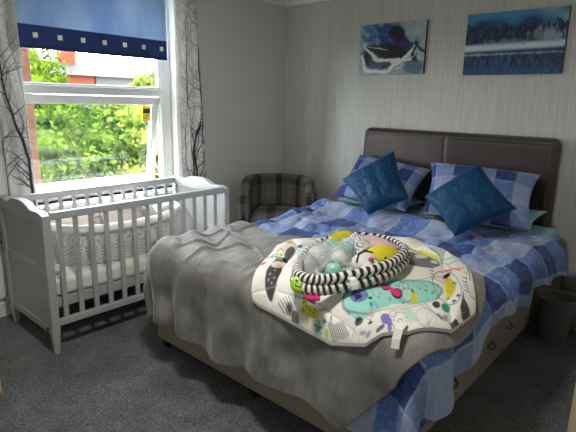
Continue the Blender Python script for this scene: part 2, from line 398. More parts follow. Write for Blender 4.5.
def curtain(name, y0, y1, flare, zt, zb, folds, amp, seed, stems, label, phase=0, xo=-3.455, cloth=(240, 239, 236)):
    res = .0042; fabric = (y1-y0)*1.75; hm = zt-zb
    img = branch_print(fabric, hm, res, seed, stems); W_, H_ = img.shape
    U, Vv = np.meshgrid(np.linspace(0, 1, W_), np.linspace(0, 1, H_), indexing='ij')
    ph = 2*math.pi*folds*U+phase
    wv = .75*np.sin(ph+.5*np.sin(ph))+.35*np.sin(2.3*ph+1.1+1.2*Vv)
    X = xo+amp*wv*(1-.15*Vv)+.004*fieldnoise(U*3, Vv*5, 1, seed)
    Yc = y0+(y1-y0)*(U+.28/folds/2/math.pi*np.cos(ph)*2)+(1-Vv)*flare*U+.006*np.sin(ph*.5+3*Vv)
    Z_ = zb+hm*Vv
    cloth = np.array(lin(cloth)); ink = np.array(lin((34, 34, 40)))
    tan = np.array(lin((196, 192, 188)))
    mott = np.clip(fieldnoise(U*6, Vv*24, 1, seed+9)*.6+.2, 0, 1)
    c = cloth+(tan-cloth)*(mott*.45)[..., None]
    c = c+(ink-c)*(img)[..., None]
    b = MB(); b.grid(np.stack([X, Yc, Z_], -1), c)
    m = mat('curtain_fabric', (1, 1, 1), .9, attr=True, translucent=.07, bump=.1, bscale=500)
    o = b.build(name, m, smooth=True, fixn=False)
    return tag(o, label, 'curtain')
curtain('curtain', .74, 1.285, 0.04, 2.42, .47, 3.1, .024, 11,
        [(.30, .0, .012, 1.9, 1), (.62, .0, .013, 1.9, 1), (.87, .05, .015, 1.85, 1), (.10, .1, .010, 1.7, .9), (.98, .3, .007, 1.2, .8)],
        'shade-darkened white curtain with bare branch print at the left side of the window', phase=.9, cloth=(196, 195, 192))  # cloth colour darkened to stand for shade; the fabric itself is white
curtain('curtain', 2.513, 2.735, .09, 2.42, .47, 2.4, .021, 5,
        [(.10, .05, .006, 1.8, .8), (.26, .02, .013, 1.9, 1), (.33, .3, .011, 1.6, 1), (.20, .3, .008, 1.6, .9), (.05, .5, .005, 1.3, .7), (.37, .9, .010, 1.0, 1)],
        'white curtain with black branch print between the window and the corner', phase=2.2)
cp = thing('curtain_pole', (-3.47, 1.8, 2.44), 'slim dark curtain pole above the window', 'curtain pole')
b = MB(); b.tube([(-3.462, .6, 2.44), (-3.462, 2.9, 2.44)], .013, 12); b.build('pole', m_blk, cp)
for y in (.62, 2.88):
    b = MB(); b.tube([(-3.462, y, 2.44), (WX, y, 2.44)], .009, 8); b.build('bracket', m_blk, cp)

# ------------------------------------------------------------------ radiator
m_rad = mat('radiator_enamel', (236, 234, 226), .35)
rd = thing('radiator', (-3.50, 1.6, .12), 'white ribbed panel radiator on the wall under the window', 'radiator')
b = MB(); P = []
ys = np.linspace(.80, 2.30, 260); prof = -3.493+.006*np.clip(np.sin(ys*2*math.pi/.05)*1.8, -1, 1)
zs = [.14, .16, .63, .65]
b.grid(np.stack([np.stack([prof if 0 < i < 3 else np.full_like(ys, -3.50), ys, np.full_like(ys, z)], -1) for i, z in enumerate(zs)], 0))
b.box(-3.535, -3.500, .80, 2.30, .14, .65); b.build('panel', m_rad, rd)
b = MB(); b.box(-3.54, -3.487, .79, 2.31, .645, .662); b.build('top_grille', m_rad, rd, bevel=.004)
b = MB(); b.tube([(-3.51, 2.36, .0), (-3.51, 2.36, .17), (-3.51, 2.30, .17)], .009, 8); b.ball((-3.51, 2.36, .20), (.02, .02, .03), 12); b.build('valve', m_upvc, rd, smooth=True)

# ------------------------------------------------------------------ cot
m_cot = mat('pale_grey_cot_paint', (166, 169, 169), .38, noise=.02)
CX0, CX1, CY0, CY1 = -3.405, -2.735, 1.055, 2.435
cot = thing('cot', ((CX0+CX1)/2, (CY0+CY1)/2, 0), 'pale grey painted wooden slatted cot in front of the window', 'cot')
def leg(x, y, z1):
    b = MB(); h = .024
    V = []
    for z, s_, ox, oy in ((0, .62, 0, 0), (.16, 1, 0, 0), (z1, 1, 0, 0)):
        for dx, dy in ((-h, -h), (h, -h), (h, h), (-h, h)): V.append((x+dx*s_, y+dy*s_, z))
    b.add(V, [(0, 3, 2, 1), (8, 9, 10, 11)]+[(i+4*k, (i+1) % 4+4*k, (i+1) % 4+4*k+4, i+4*k+4) for k in (0, 1) for i in range(4)])
    b.build('leg', m_cot, cot, bevel=.004)
for x in (CX0+.024, CX1-.024):
    for y in (CY0+.024, CY1-.024): leg(x, y, .80)
prof = [(0, .872), (.06, .882), (.12, .890), (.19, .884), (.235, .868), (.27, .862), (.335, .868), (.40, .862), (.435, .868), (.48, .884), (.55, .890), (.61, .882), (.67, .868)]
prof = [(0, .872), (.06, .876), (.10, .868), (.135, .862), (.17, .868), (.215, .886), (.27, .896), (.335, .898), (.40, .894), (.445, .882), (.49, .866), (.525, .858), (.56, .862), (.60, .864), (.64, .856), (.67, .846)]
def endpanel(y):
    xs = np.linspace(0, .67, 60); zz = np.interp(xs, [p[0] for p in prof], [p[1] for p in prof])
    b = MB(); poly = [(CX0+x, z) for x, z in zip(xs, zz)]+[(CX1, .12), (CX0, .12)]
    b.prism([(CX0+.045, .13), (CX1-.045, .13), (CX1-.045, .80), (CX0+.045, .80)], 'y', y+.015, y+.035)
    b.build('end_panel', m_cot, cot, bevel=.002)
    b = MB(); tp = [(CX0+x, z) for x, z in zip(xs, zz)]+[(CX1, .80), (CX0, .80)]
    b.prism(tp, 'y', y, y+.048); b.build('end_top', m_cot, cot, bevel=.004)
    for z0, z1 in ((.49, .53), (.12, .165)): b = MB(); b.box(CX0+.048, CX1-.048, y+.008, y+.042, z0, z1); b.build('end_rail', m_cot, cot, bevel=.004)
endpanel(CY0); endpanel(CY1-.048)
for x in (CX0, CX1-.045):
    b = MB(); b.box(x+.004, x+.041, CY0+.048, CY1-.048, .818, .862); b.build('top_rail', m_cot, cot, bevel=.006)
    b = MB(); b.box(x+.006, x+.038, CY0+.048, CY1-.048, .175, .215); b.build('bottom_rail', m_cot, cot, bevel=.004)
    for i in range(13):
        y = CY0+.098+i*.0962
        b = MB(); b.box(x+.014, x+.030, y-.015, y+.015, .21, .822); b.build('slat', m_cot, cot, bevel=.003)
b = MB(); b.box(CX0+.046, CX1-.046, CY0+.05, CY1-.05, .275, .335); b.build('mattress_base', m_cot, cot, bevel=.004)
b = MB(); b.tube([(CX1-.08, CY0+.012, .145), (CX1-.08, CY0+.002, .145)], .012, 12); b.build('bolt', m_blk, cot)
m_sheet = mat('white_sheet', (228, 226, 218), .85, bump=.25, bscale=14)
def rbox_cloth(x0, x1, y0, y1, z0, z1, r, seed, amp, n=60):
    """soft box: superellipsoid-ish sheeted mattress"""
    b = MB(); cx, cy, cz = (x0+x1)/2, (y0+y1)/2, (z0+z1)/2; hx, hy, hz = (x1-x0)/2, (y1-y0)/2, (z1-z0)/2
    bm = bmesh.new(); bmesh.ops.create_cube(bm, size=2); bmesh.ops.subdivide_edges(bm, edges=bm.edges, cuts=24, use_grid_fill=True)
    V = []
    for v in bm.verts:
        p = Vector((v.co.x*hx, v.co.y*hy, v.co.z*hz)); q = Vector((max(-hx+r, min(hx-r, p.x)), max(-hy+r, min(hy-r, p.y)), max(-hz+r, min(hz-r, p.z))))
        dd = p-q
        if dd.length > 1e-6: p = q+dd.normalized()*r
        p = p+(dd.normalized() if dd.length > 1e-6 else Vector((0, 0, 1)))*amp*nz(p.x*6+seed, p.y*6, p.z*6)
        V.append((p.x+cx, p.y+cy, p.z+cz))
    bm.verts.index_update(); F_ = [[v.index for v in f.verts] for f in bm.faces]; b.add(V, F_); bm.free(); return b
o = rbox_cloth(CX0+.05, CX1-.05, CY0+.055, CY1-.055, .335, .45, .035, 1, .006).build('cot_mattress', m_sheet, smooth=True)
tag(o, 'small mattress in a white fitted sheet inside the cot', 'mattress')

# white woven moses basket in the cot
m_wv = mat('white_woven_basket', (224, 222, 214), .8, attr=True, bump=.5, bscale=90)
m_lin = mat('cream_quilted_liner', (222, 218, 208), .9, bump=.4, bscale=60)
mbk = thing('moses_basket', (-3.07, 1.62, .45), 'white woven moses basket with padded rim lying inside the cot', 'basket')
bx, by, ax, ay = -3.05, 1.66, .22, .47
def ring(zf, k, n=240, e=2.4):
    out = []
    for i in range(n+1):
        a = 2*math.pi*i/n; c_, s_ = math.cos(a), math.sin(a)
        out.append((bx+k*ax*math.copysign(abs(c_)**(2/e), c_), by+k*ay*math.copysign(abs(s_)**(2/e), s_), zf(a)))
    return out
rows = 40; A = []; Cc = []
for j in range(rows+1):
    t = j/rows; A.append(ring(lambda a: .455+t*(.225+.03*math.sin(a)**2), .86+.14*t))
A = np.array(A); I, J = np.meshgrid(np.arange(rows+1), np.arange(241), indexing='ij')
lt = (((J//3)+(I//2)) % 2); low = (I < 24)
cw = np.where((lt*low)[..., None] > 0, np.array(lin((186, 184, 178))), np.array(lin((226, 224, 218))))
dia = (np.abs(((J/241*46) % 1)-.5)*2-np.clip((I-24)/16, 0, 1)); zig = (np.abs(dia) < .12) & (I >= 24)
cw = np.where(zig[..., None], np.array(lin((176, 172, 164))), cw)
b = MB(); b.grid(A, cw); b.build('basket_wall', m_wv, mbk, smooth=True, fixn=False, solid=.008)
b = MB(); b.tube(ring(lambda a: .685+.03*math.sin(a)**2, 1.01, 120)[:-1], .030, 12, closed=True); b.build('padded_rim', m_lin, mbk, smooth=True)
b = MB(); b.add([(p[0], p[1], .458) for p in ring(lambda a: .458, .85, 60)[:-1]], [tuple(range(60))]); b.build('basket_floor', m_lin, mbk)
for sx in (.21,):
    for yy in (1.36, 1.80):
        b = MB(); pts = [(bx+sx+.034, yy+.05*math.cos(a), .60-.11*math.sin(a)) for a in np.linspace(0, math.pi, 14)]
        b.tube(pts, .005, 8); b.build('rope_handle', m_lin, mbk, smooth=True)

def pillow(name, quad, T, m, seed=0, n=44, pinch=.10, colfn=None, parent=None, edge=1.9, pw=.5, wr=.006, sag=0, floor=None):
    """quad: 4 corners (bl, br, tr, tl); T half thickness each side"""
    q = [Vector(p) for p in quad]; nrm = ((q[1]-q[0]).cross(q[3]-q[0])).normalized()
    b = MB(); cen = (q[0]+q[1]+q[2]+q[3])/4
    for side in (1, -1):
        P = np.zeros((n, n, 3)); Cx = np.zeros((n, n, 3))
        for i in range(n):
            u = i/(n-1)
            for j in range(n):
                v = j/(n-1); uu, vv = 2*u-1, 2*v-1
                # pull the middles of the edges in
                pu = uu*(1-pinch*(1-vv*vv)*abs(uu)**edge); pv = vv*(1-pinch*(1-uu*uu)*abs(vv)**edge)
                a, c = (pu+1)/2, (pv+1)/2
                p = (q[0]*(1-a)+q[1]*a)*(1-c)+(q[3]*(1-a)+q[2]*a)*c
                h = T*((1-uu**2)*(1-vv**2))**pw
                wrk = wr*nz(uu*3+seed, vv*3, side)+wr*.6*nz(uu*9+seed, vv*9, side+3)
                edgew = min(1, 4*(1-max(abs(uu), abs(vv))))
                p = p+nrm*side*(h+wrk*edgew)
                if floor is not None and p.z < floor: p.z = floor
                P[i, j] = p
                if colfn: Cx[i, j] = colfn(u, v, side)
        b.grid(P, Cx if colfn else None)
    return b.build(name, m, parent, smooth=True)
m_pink = mat('blush_cushion', (216, 204, 198), .9, bump=.2, bscale=40)
o = pillow('cushion', [(-3.20, 1.22, .50), (-3.04, 1.55, .50), (-3.16, 1.56, .74), (-3.27, 1.23, .73)], .06, m_pink, 3)
tag(o, 'blush pink cushion standing in the moses basket, at its left end', 'cushion')
o = pillow('cushion', [(-3.10, 1.60, .50), (-2.98, 1.96, .50), (-3.10, 1.98, .75), (-3.22, 1.62, .75)], .06, m_pink, 5)
tag(o, 'blush pink cushion standing in the moses basket, in its middle', 'cushion')
# knitted blanket thrown over the right end of the basket
m_knit = mat('pale_grey_knit', (196, 194, 192), .95, bump=.6, bscale=80)
nu, nv = 70, 60; P = np.zeros((nu, nv, 3))
for i in range(nu):
    for j in range(nv):
        u, v = i/(nu-1), j/(nv-1); x = -2.83-.50*v
        # cross-section over basket rim
        s_ = math.sin(math.pi*min(1, v*1.0)); z = .47+.27*min(1, (math.sin(math.pi*(v*.92+.02))*1.9))
        y = 1.78+.40*u+.04*math.sin(v*6)
        z += .022*math.sin(u*17+v*3)+.02*nz(u*4, v*4)-.10*max(0, u-.7)/.3*(1-.2*v)
        x += .018*math.sin(u*15+2*v)
        P[i, j] = (x, y, max(z, .462))
b = MB(); b.grid(P); o = b.build('knitted_blanket', m_knit, smooth=True, fixn=False, solid=.01)
tag(o, 'pale grey knitted baby blanket thrown over the right end of the moses basket', 'blanket')

# ------------------------------------------------------------------ bed: divan, mattress, headboard
m_div = mat('taupe_divan_fabric', (150, 138, 124), .85, noise=.08, nscale=300, bump=.25, bscale=400)
m_lea = mat('dark_brown_leather', (66, 54, 50), .34, noise=.12, nscale=9, bump=.35, bscale=160)
BX0, BX1, BY0, BY1 = -2.42, -.775, 1.55, 3.80
bed = thing('divan_bed', ((BX0+BX1)/2, (BY0+BY1)/2, 0), 'king size divan bed with taupe base, drawers and dark brown leather headboard', 'bed')
b = MB(); b.box(BX0, BX1, BY0, BY1, .055, .36); b.build('divan_base', m_div, bed, bevel=.015)
for y0, y1 in ((1.60, 2.445), (2.465, 3.30)):
    b = MB(); b.box(BX1-.004, BX1+.010, y0, y1, .075, .335); dr = b.build('drawer', m_div, bed, bevel=.006)
    for t in (.44,):
        yc = y0+(y1-y0)*(.56 if y0 < 2 else .14)
        b = MB(); b.tube([(BX1+.012, yc-.035, .225), (BX1+.030, yc-.030, .215), (BX1+.034, yc, .205), (BX1+.030, yc+.030, .215), (BX1+.012, yc+.035, .225)], .005, 8)
        b.box(BX1+.008, BX1+.013, yc-.042, yc+.042, .218, .236); b.build('drawer_handle', mat('antique_metal', (92, 84, 74), .35, metal=.9), dr)
b = MB(); yc = 2.86; b.tube([(BX1+.012, yc-.035, .245), (BX1+.030, yc-.03, .235), (BX1+.034, yc, .225), (BX1+.03, yc+.03, .235), (BX1+.012, yc+.035, .245)], .005, 8)
b.build('drawer_handle', MATS['antique_metal'], bed)
for x in (BX0+.05, -1.60, BX1-.12):
    for y in (BY0+.045, BY1-.3):
        b = MB(); b.tube([(x-.02, y, .028), (x+.02, y, .028)], .028, 14); b.box(x-.012, x+.012, y-.012, y+.012, .03, .07); b.build('castor', m_blk, bed)
b = rbox_cloth(BX0-.01, BX1+.005, BY0-.005, BY1, .36, .655, .05, 4, .003); b.build('mattress', mat('white_mattress', (215, 212, 204), .9), bed, smooth=True)
# headboard: padded leather board with a middle seam and a stitched line near its edge
n1, n2 = 200, 90; P = np.zeros((n1, n2, 3)); hx0, hx1, hz0, hz1 = -2.485, -.848, .60, 1.288
for a in range(n1):
    for c in range(n2):
        u, v = a/(n1-1), c/(n2-1); z = hz0+(hz1-hz0)*v; x = hx0+(hx1-hx0)*u+.035*v*(1-u)**3
        du, dv = min(u, 1-u)*(hx1-hx0), min(1-v, v)*(hz1-hz0); rc = .05
        dist = min(du, dv) if not (du < rc and dv < rc) else max(0, rc-math.hypot(rc-du, rc-dv))
        if du < rc and dv < rc and math.hypot(rc-du, rc-dv) > rc:      # rounded corners
            k_ = rc/math.hypot(rc-du, rc-dv); sx = 1 if u < .5 else -1; sz = 1 if v < .5 else -1
            x += sx*((rc-du)*(1-k_)); z += sz*((rc-dv)*(1-k_)); dist = 0
        y = 3.80+.05*max(0, 1-dist/.03)**2+.0015*nz(x*5, z*5)+.003*math.exp(-((dist-.055)/.005)**2)
        y += .008*math.exp(-((x+1.672)/.006)**2)
        P[a, c] = (x, y, z)
b = MB(); b.grid(P)
rim = [tuple(P[a, 0]) for a in range(n1)]+[tuple(P[-1, c]) for c in range(1, n2)]+[tuple(P[a, -1]) for a in range(n1-2, -1, -1)]+[tuple(P[0, c]) for c in range(n2-2, 0, -1)]
m_ = len(rim); V = rim+[(x, 3.905, z) for x, y, z in rim]
b.add(V, [(i, (i+1) % m_, (i+1) % m_+m_, i+m_) for i in range(m_)]+[tuple(range(2*m_-1, m_-1, -1))])
b.build('headboard', m_lea, bed, smooth=True, fixn=True)
for x in (-2.1, -1.2):
    b = MB(); b.box(x-.03, x+.03, 3.84, 3.87, .06, .62); b.build('headboard_strut', m_blk, bed)

# ------------------------------------------------------------------ things draped over the bed
XL, XR, YF, ZT = -2.23, -.72, 1.535, .695
def hump(s, t):
    h = .012*fieldnoise(s, t, 3.1, 21)+.007*fieldnoise(s, t, 8, 22)
    h = h+.03*np.exp(-(((s+2.25)/.25)**2+((t-2.9)/.35)**2))+.045*np.exp(-(((s+1.6)/.9)**4+((t-2.93)/.09)**2))
    return h
def drape(s, t, lift=0, r=.10, fold=.018, seed=0, ffreq=16):
    s = np.asarray(s, float); t = np.asarray(t, float)
    cs = np.clip(s, XL, XR); ct = np.maximum(t, YF)
    dx, dy = s-cs, t-ct; d = np.hypot(dx, dy); nx = np.where(d > 1e-6, dx/np.maximum(d, 1e-6), 0); ny = np.where(d > 1e-6, dy/np.maximum(d, 1e-6), 0)
    r = r+lift; q = r*math.pi/2
    ar = np.minimum(d/r, math.pi/2); h = r*np.sin(ar); v = r*(1-np.cos(ar))+np.maximum(0, d-q)
    w_ = np.clip((d-q*.6)/.25, 0, 1)
    tang = cs+np.arctan2(nx, np.abs(ny)+1e-9)*.25+np.sign(nx)*(ct-YF)
    f = fold*w_*(np.sin(tang*ffreq+2.5*fieldnoise(tang, d*.6, 2.2, seed))+.6*fieldnoise(tang, d, 9, seed+1))
    h = h+f+.035*w_*np.clip(d-q, 0, 1)
    X = cs+nx*h; Y_ = ct+ny*h; Z_ = ZT+lift-v+hump(cs, ct)*(1-.8*np.clip(d/.1, 0, 1))
    return X, Y_, Z_
m_duv = mat('blue_check_cotton', (1, 1, 1), .85, attr=True, bump=.3, bscale=90, sheen=.1)
DK, MD, PL, WH = (np.array(lin(c)) for c in ((36, 64, 124), (80, 112, 174), (144, 158, 192), (196, 204, 220)))
def checks(s, t, cell=.17, seed=1, ox=0, oy=0, ang=0):
    s = np.asarray(s, float); t = np.asarray(t, float)
    s2 = s*math.cos(ang)-t*math.sin(ang)+ox+.012*fieldnoise(s, t, 3, seed); t2 = s*math.sin(ang)+t*math.cos(ang)+oy+.012*fieldnoise(s, t, 3, seed+1)
    a = (np.floor(s2/cell) % 2); b_ = (np.floor(t2/cell) % 2)
    k = a+b_
    c = np.where((k == 0)[..., None], DK, np.where((k == 1)[..., None], MD, PL))
    # one family of bands a touch paler
    c = np.where(((k == 1) & (a == 1))[..., None], MD*.55+PL*.45, c)
    fs = np.abs((s2/cell+.5) % 1-.5)*cell; ft = np.abs((t2/cell+.5) % 1-.5)*cell
    line = np.maximum(np.exp(-(fs/.005)**2), np.exp(-(ft/.005)**2))*(.45+.3*fieldnoise(s, t, 30, 5))
    fl = np.clip(fieldnoise(s, t, 150, seed+3)*.6+fieldnoise(s, t, 60, seed+4)*.5, 0, 1)*np.where(k == 0, .12, .42)
    c = c+(WH-c)*np.clip(line, 0, 1)[..., None]; c = c+(WH-c)*fl[..., None]
    return c
ns, nt_ = 340, 330
Uu, Vd = np.meshgrid(np.linspace(0, 1, ns), np.linspace(0, 1, nt_), indexing='ij')
t0 = YF-.45+(3.2-YF+.45)*Vd
S_ = XL-.26+(XR+.26+.10*np.exp(-((t0-1.40)/.30)**2)-XL+.26)*Uu
_lo = YF-.33-.17*np.clip((S_+1.3)/.45, 0, 1); _hi = 3.07+.27*np.clip((S_+1.25)/.35, 0, 1)+.12*np.clip((-1.9-S_)/.3, 0, 1)
T_ = _lo+(_hi-_lo)*Vd
# let the hem wander and its head-side corner reach out
un = (S_-S_.min())/(S_.max()-S_.min())
ext = np.clip((S_-XR)/.27, 0, 1)
T2 = T_+.05*ext*fieldnoise(T_, S_, 2, 31)
S2 = S_+ext*(.05*fieldnoise(T_, S_*0, 5, 32)-.05*(T_ > 9))
X, Yd, Z_ = drape(S2, T2, 0, .10, .026, 7, 19)
wr = .016*np.abs(fieldnoise(S_*1.6+T_*.8, T_*2.2, 3.4, 41))+.010*np.abs(fieldnoise(S_*1.2-T_, T_+S_, 8, 42))+.003*fieldnoise(S_, T_, 26, 43)
inside = np.clip((T_-2.0)/.3, 0, 1)
Z_ = Z_+wr*inside*1.6
# head-side right corner flung outwards
k = np.clip((S_-XR-.06)/.21, 0, 1)*np.clip((T_-2.75)/.5, 0, 1)
X = X+.035*k; Yd = Yd+.05*k; Z_ = Z_-.04*k
# rolled edge near the pillows
e = np.clip((T_-_hi+.09)/.09, 0, 1); Z_ = Z_-.03*e**2
b = MB(); b.grid(np.stack([X, Yd, Z_], -1), checks(S_, T_, .205, 1, .06, .03, ang=.06))
duvet = b.build('duvet', m_duv, smooth=True, fixn=False, solid=.012, offset=-1)
tag(duvet, 'blue and white checked duvet spread over the bed', 'duvet')
# turquoise fitted sheet
m_turq = mat('pale_turquoise_cotton', (150, 190, 202), .85, bump=.15, bscale=60)
b = MB(); n1, n2 = 60, 40
S1, T1 = np.meshgrid(np.linspace(BX0-.03-.1, BX1+.02+.1, n1), np.linspace(2.80, 3.77, n2), indexing='ij')
cs = np.clip(S1, BX0+.03, BX1-.02); dd = np.abs(S1-cs)
Xs = cs+np.sign(S1-cs)*np.minimum(dd, .05)*1.0; Zs = .664-np.maximum(0, dd-.03)*1.1
b.grid(np.stack([Xs, T1, Zs], -1)); o = b.build('fitted_sheet', m_turq, smooth=True, fixn=False)
tag(o, 'pale turquoise fitted sheet showing at the headboard end of the bed', 'sheet')

# grey plush throw over the foot half
m_thr = mat('grey_plush_throw', (116, 114, 110), .75, attr=True, noise=.12, nscale=5, bump=.5, bscale=14, sheen=.35, stretch=(1, 2.6, 1))
nu, nv = 380, 240
U, Vv = np.meshgrid(np.linspace(0, 1, nu), np.linspace(0, 1, nv), indexing='ij')
qa = [(-2.47, 1.05), (-.93, 1.00), (-.76, 2.24), (-2.60, 2.17)]
Sb = (qa[0][0]*(1-U)+qa[1][0]*U)*(1-Vv)+(qa[3][0]*(1-U)+qa[2][0]*U)*Vv
Tb = (qa[0][1]*(1-U)+qa[1][1]*U)*(1-Vv)+(qa[3][1]*(1-U)+qa[2][1]*U)*Vv
Sb = Sb+.27*U**4*np.sin(np.pi*Vv)**.9
Tb = Tb+.02*fieldnoise(Sb, Tb*0, 5, 55)*(1-Vv)**2-.13*np.sin(np.pi*U)*Vv**3
X, Yb, Z_ = drape(Sb, Tb, .026, .10, .026, 7, 19)
dd = np.hypot(Sb-np.clip(Sb, XL, XR), Tb-np.maximum(Tb, YF))
# creases: long soft folds across the top fading into hanging pleats
cr = .014*np.sin((Tb*1.0+Sb*.45)*30+4*fieldnoise(Sb, Tb, 2, 61))*np.clip(fieldnoise(Sb, Tb, 1.8, 62)+.55, 0, 1)*np.clip((-1.45-Sb)/.3, 0, 1)
fl_ = 1-np.abs(fieldnoise(Sb*1.6-Tb*.5, Tb*1.2+Sb, 4, 65)); cr = cr+.012*np.clip((fl_-.80)/.2, 0, 1)
cr = cr+.006*np.abs(fieldnoise(Sb*1.2, Tb*3, 5, 63))+.004*fieldnoise(Sb, Tb, 16, 64)
Z_ = Z_+(cr+.004)*np.clip(1-dd/.15, 0, 1)
nap = 1+.16*fieldnoise(Sb*2+Tb, Tb*.6-Sb*.5, 7, 66)+.13*fieldnoise(Sb*3, Tb, 16, 67)+.10*fieldnoise(Sb*4, Tb*1.3, 40, 68)-.30*np.clip(fieldnoise(Sb*1.5+Tb*1.5, Tb*4-Sb*2, 6, 69)-.55, 0, 1)
napc = np.clip(nap, .5, 1.5)[..., None]*np.array(lin((118, 116, 112)))
b = MB(); b.grid(np.stack([X, Yb, Z_], -1), napc); thr = b.build('throw_blanket', m_thr, smooth=True, fixn=False, solid=.010, offset=0)
tag(thr, 'grey plush throw blanket draped over the foot of the bed', 'blanket')

# ------------------------------------------------------------------ pillows and cushions
m_pil = mat('blue_check_pillow_cotton', (1, 1, 1), .85, attr=True, bump=.3, bscale=90)
def chk(sd, wd, ox, oy, cell=.15):
    def f(u, v, side):
        return checks(np.array(u*wd), np.array(v*.5), cell, sd, ox, oy).tolist()
    return f
def chk_fast(name, quad, T, sd, wd, ox, oy, **kw):
    o = pillow(name, quad, T, m_pil, sd, n=96, colfn=None, **kw); me = o.data
    n = 96; U, V_ = np.meshgrid(np.linspace(0, 1, n), np.linspace(0, 1, n), indexing='ij')
    c = checks(U*wd, V_*.5, .15, sd, ox, oy).reshape(-1, 3); c = np.concatenate([c, c]); c4 = np.ones((len(c), 4), np.float32); c4[:, :3] = c
    at = me.color_attributes.new('Col', 'FLOAT_COLOR', 'POINT'); at.data.foreach_set('color', c4.ravel()); return o
o = pillow('pillow', [(-2.36, 3.30, .70), (-1.76, 3.36, .70), (-1.74, 3.70, .72), (-2.40, 3.72, .74)], .04, m_turq, 2, pw=.35, floor=.672)
tag(o, 'pale turquoise pillow lying flat under the left checked pillow', 'pillow')
o = pillow('pillow', [(-1.50, 3.38, .70), (-.83, 3.34, .71), (-.83, 3.70, .79), (-1.56, 3.72, .72)], .04, m_turq, 4, pw=.35, floor=.672)
tag(o, 'pale turquoise pillow lying flat under the right checked pillow', 'pillow')
o = chk_fast('pillow', [(-2.34, 3.24, .75), (-1.60, 3.10, .75), (-1.72, 3.70, .99), (-2.42, 3.72, 1.05)], .085, 11, .8, .02, .05, pw=.42, floor=.70)
tag(o, 'blue checked pillow leaning on the left half of the headboard', 'pillow')
o = chk_fast('pillow', [(-1.48, 3.08, .76), (-.785, 3.15, .765), (-.91, 3.71, 1.04), (-1.73, 3.70, 1.05)], .085, 17, .8, .09, .0, pw=.42, floor=.70)
tag(o, 'blue checked pillow leaning on the right half of the headboard', 'pillow')
m_vel = mat('teal_velvet', (5, 58, 96), .6, noise=.12, nscale=7, bump=.08, bscale=30, sheen=.12, spec=.2)
def lean_cushion(pts, T, sd, label, push=0):
    bq = [pts[3], pts[2], pts[1], pts[0]]       # bottom, right, top, left
    o = pillow('throw_cushion', bq, T, m_vel, sd, pinch=.07, wr=.010, pw=.45)
    return tag(o, label, 'cushion', None)
lean_cushion([(-2.066, 2.952, .945), (-1.758, 3.145, 1.175), (-1.488, 2.909, .89), (-1.734, 2.807, .755)], .085, 21, 'teal velvet cushion on its corner before the left checked pillow')
lean_cushion([(-1.348, 2.833, .935), (-1.097, 3.023, 1.16), (-.793, 2.844, .945), (-1.069, 2.694, .755)], .085, 25, 'teal velvet cushion on its corner before the right checked pillow')

# ------------------------------------------------------------------ play mat with printed animals and shapes
HM = np.array([[1026.71169, 3074.33318, 239.868428], [-327.14632, 471.774797, 2273.63666], [-3.70594942, 4.21987886, 1.0]])
HI = np.linalg.inv(HM)
def flat(px, py):                       # print layout sheet -> metres on the bed
    v = HI @ np.array([px, py, 1.0]); return v[0]/v[2], v[1]/v[2]
outl = [(-1.45, 1.40), (-1.42, 1.36), (-1.38, 1.35), (-.98, 1.315), (-.84, 1.36), (-.79, 1.42), (-.71, 1.46), (-.61, 1.62), (-.605, 1.84), (-.697, 2.025), (-.817, 2.259),
        (-1.022, 2.445), (-1.198, 2.514), (-1.342, 2.486), (-1.524, 2.391), (-1.644, 2.14), (-1.729, 1.991), (-1.713, 1.866)]
mc = np.array([-1.13, 1.88])
na, nr = 720, 190
pts = [Vector((*p, 0)) for p in outl]
seg = [(outl[i], outl[(i+1) % len(outl)]) for i in range(len(outl))]
def radial(a):
    dx, dy = math.cos(a), math.sin(a); best = None
    for (p, q) in seg:
        ex, ey = q[0]-p[0], q[1]-p[1]; den = dx*ey-dy*ex
        if abs(den) < 1e-9: continue
        wx, wy = p[0]-mc[0], p[1]-mc[1]
        t = (wx*ey-wy*ex)/den; s_ = (wx*dy-wy*dx)/den
        if t > 0 and -1e-6 <= s_ <= 1+1e-6 and (best is None or t < best): best = t
    return best
R_ = np.array([radial(2*math.pi*i/na) for i in range(na)]+[radial(0)])
AN = np.linspace(0, 2*math.pi, na+1)
RR, AA = np.meshgrid(np.linspace(0.0, 1, nr), AN, indexing='ij')
FXm = mc[0]+RR*R_[None, :]*np.cos(AA); FYm = mc[1]+RR*R_[None, :]*np.sin(AA)
W3 = HM[2, 0]*FXm+HM[2, 1]*FYm+HM[2, 2]
PX = (HM[0, 0]*FXm+HM[0, 1]*FYm+HM[0, 2])/W3; PY = (HM[1, 0]*FXm+HM[1, 1]*FYm+HM[1, 2])/W3
cm = np.ones(PX.shape+(3,))*np.array(lin((226, 224, 214)))
def ink(mask, rgb, a=1.0):
    global cm
    m_ = (np.clip(mask, 0, 1)*a)[..., None]; cm = cm+(np.array(lin(rgb))-cm)*m_
def ell(x, y, rx, ry, ang=0, soft=.25):
    c_, s_ = math.cos(math.radians(ang)), math.sin(math.radians(ang)); dx, dy = PX-x, PY-y
    u = (dx*c_+dy*s_)/rx; v = (-dx*s_+dy*c_)/ry; d = np.hypot(u, v); return np.clip((1-d)*min(rx, ry)/soft/1.5+.5, 0, 1)
def ring_(x, y, rx, ry, ang=0, wd=.45):
    c_, s_ = math.cos(math.radians(ang)), math.sin(math.radians(ang)); dx, dy = PX-x, PY-y
    u = (dx*c_+dy*s_)/rx; v = (-dx*s_+dy*c_)/ry; d = np.abs(np.hypot(u, v)-1)*min(rx, ry); return np.clip((wd-d)/.4+.5, 0, 1)
def stroke(x0, y0, x1, y1, wd=.5):
    dx, dy = x1-x0, y1-y0; L = dx*dx+dy*dy; t = np.clip(((PX-x0)*dx+(PY-y0)*dy)/L, 0, 1); d = np.hypot(PX-x0-t*dx, PY-y0-t*dy)
    return np.clip((wd-d)/.4+.5, 0, 1)
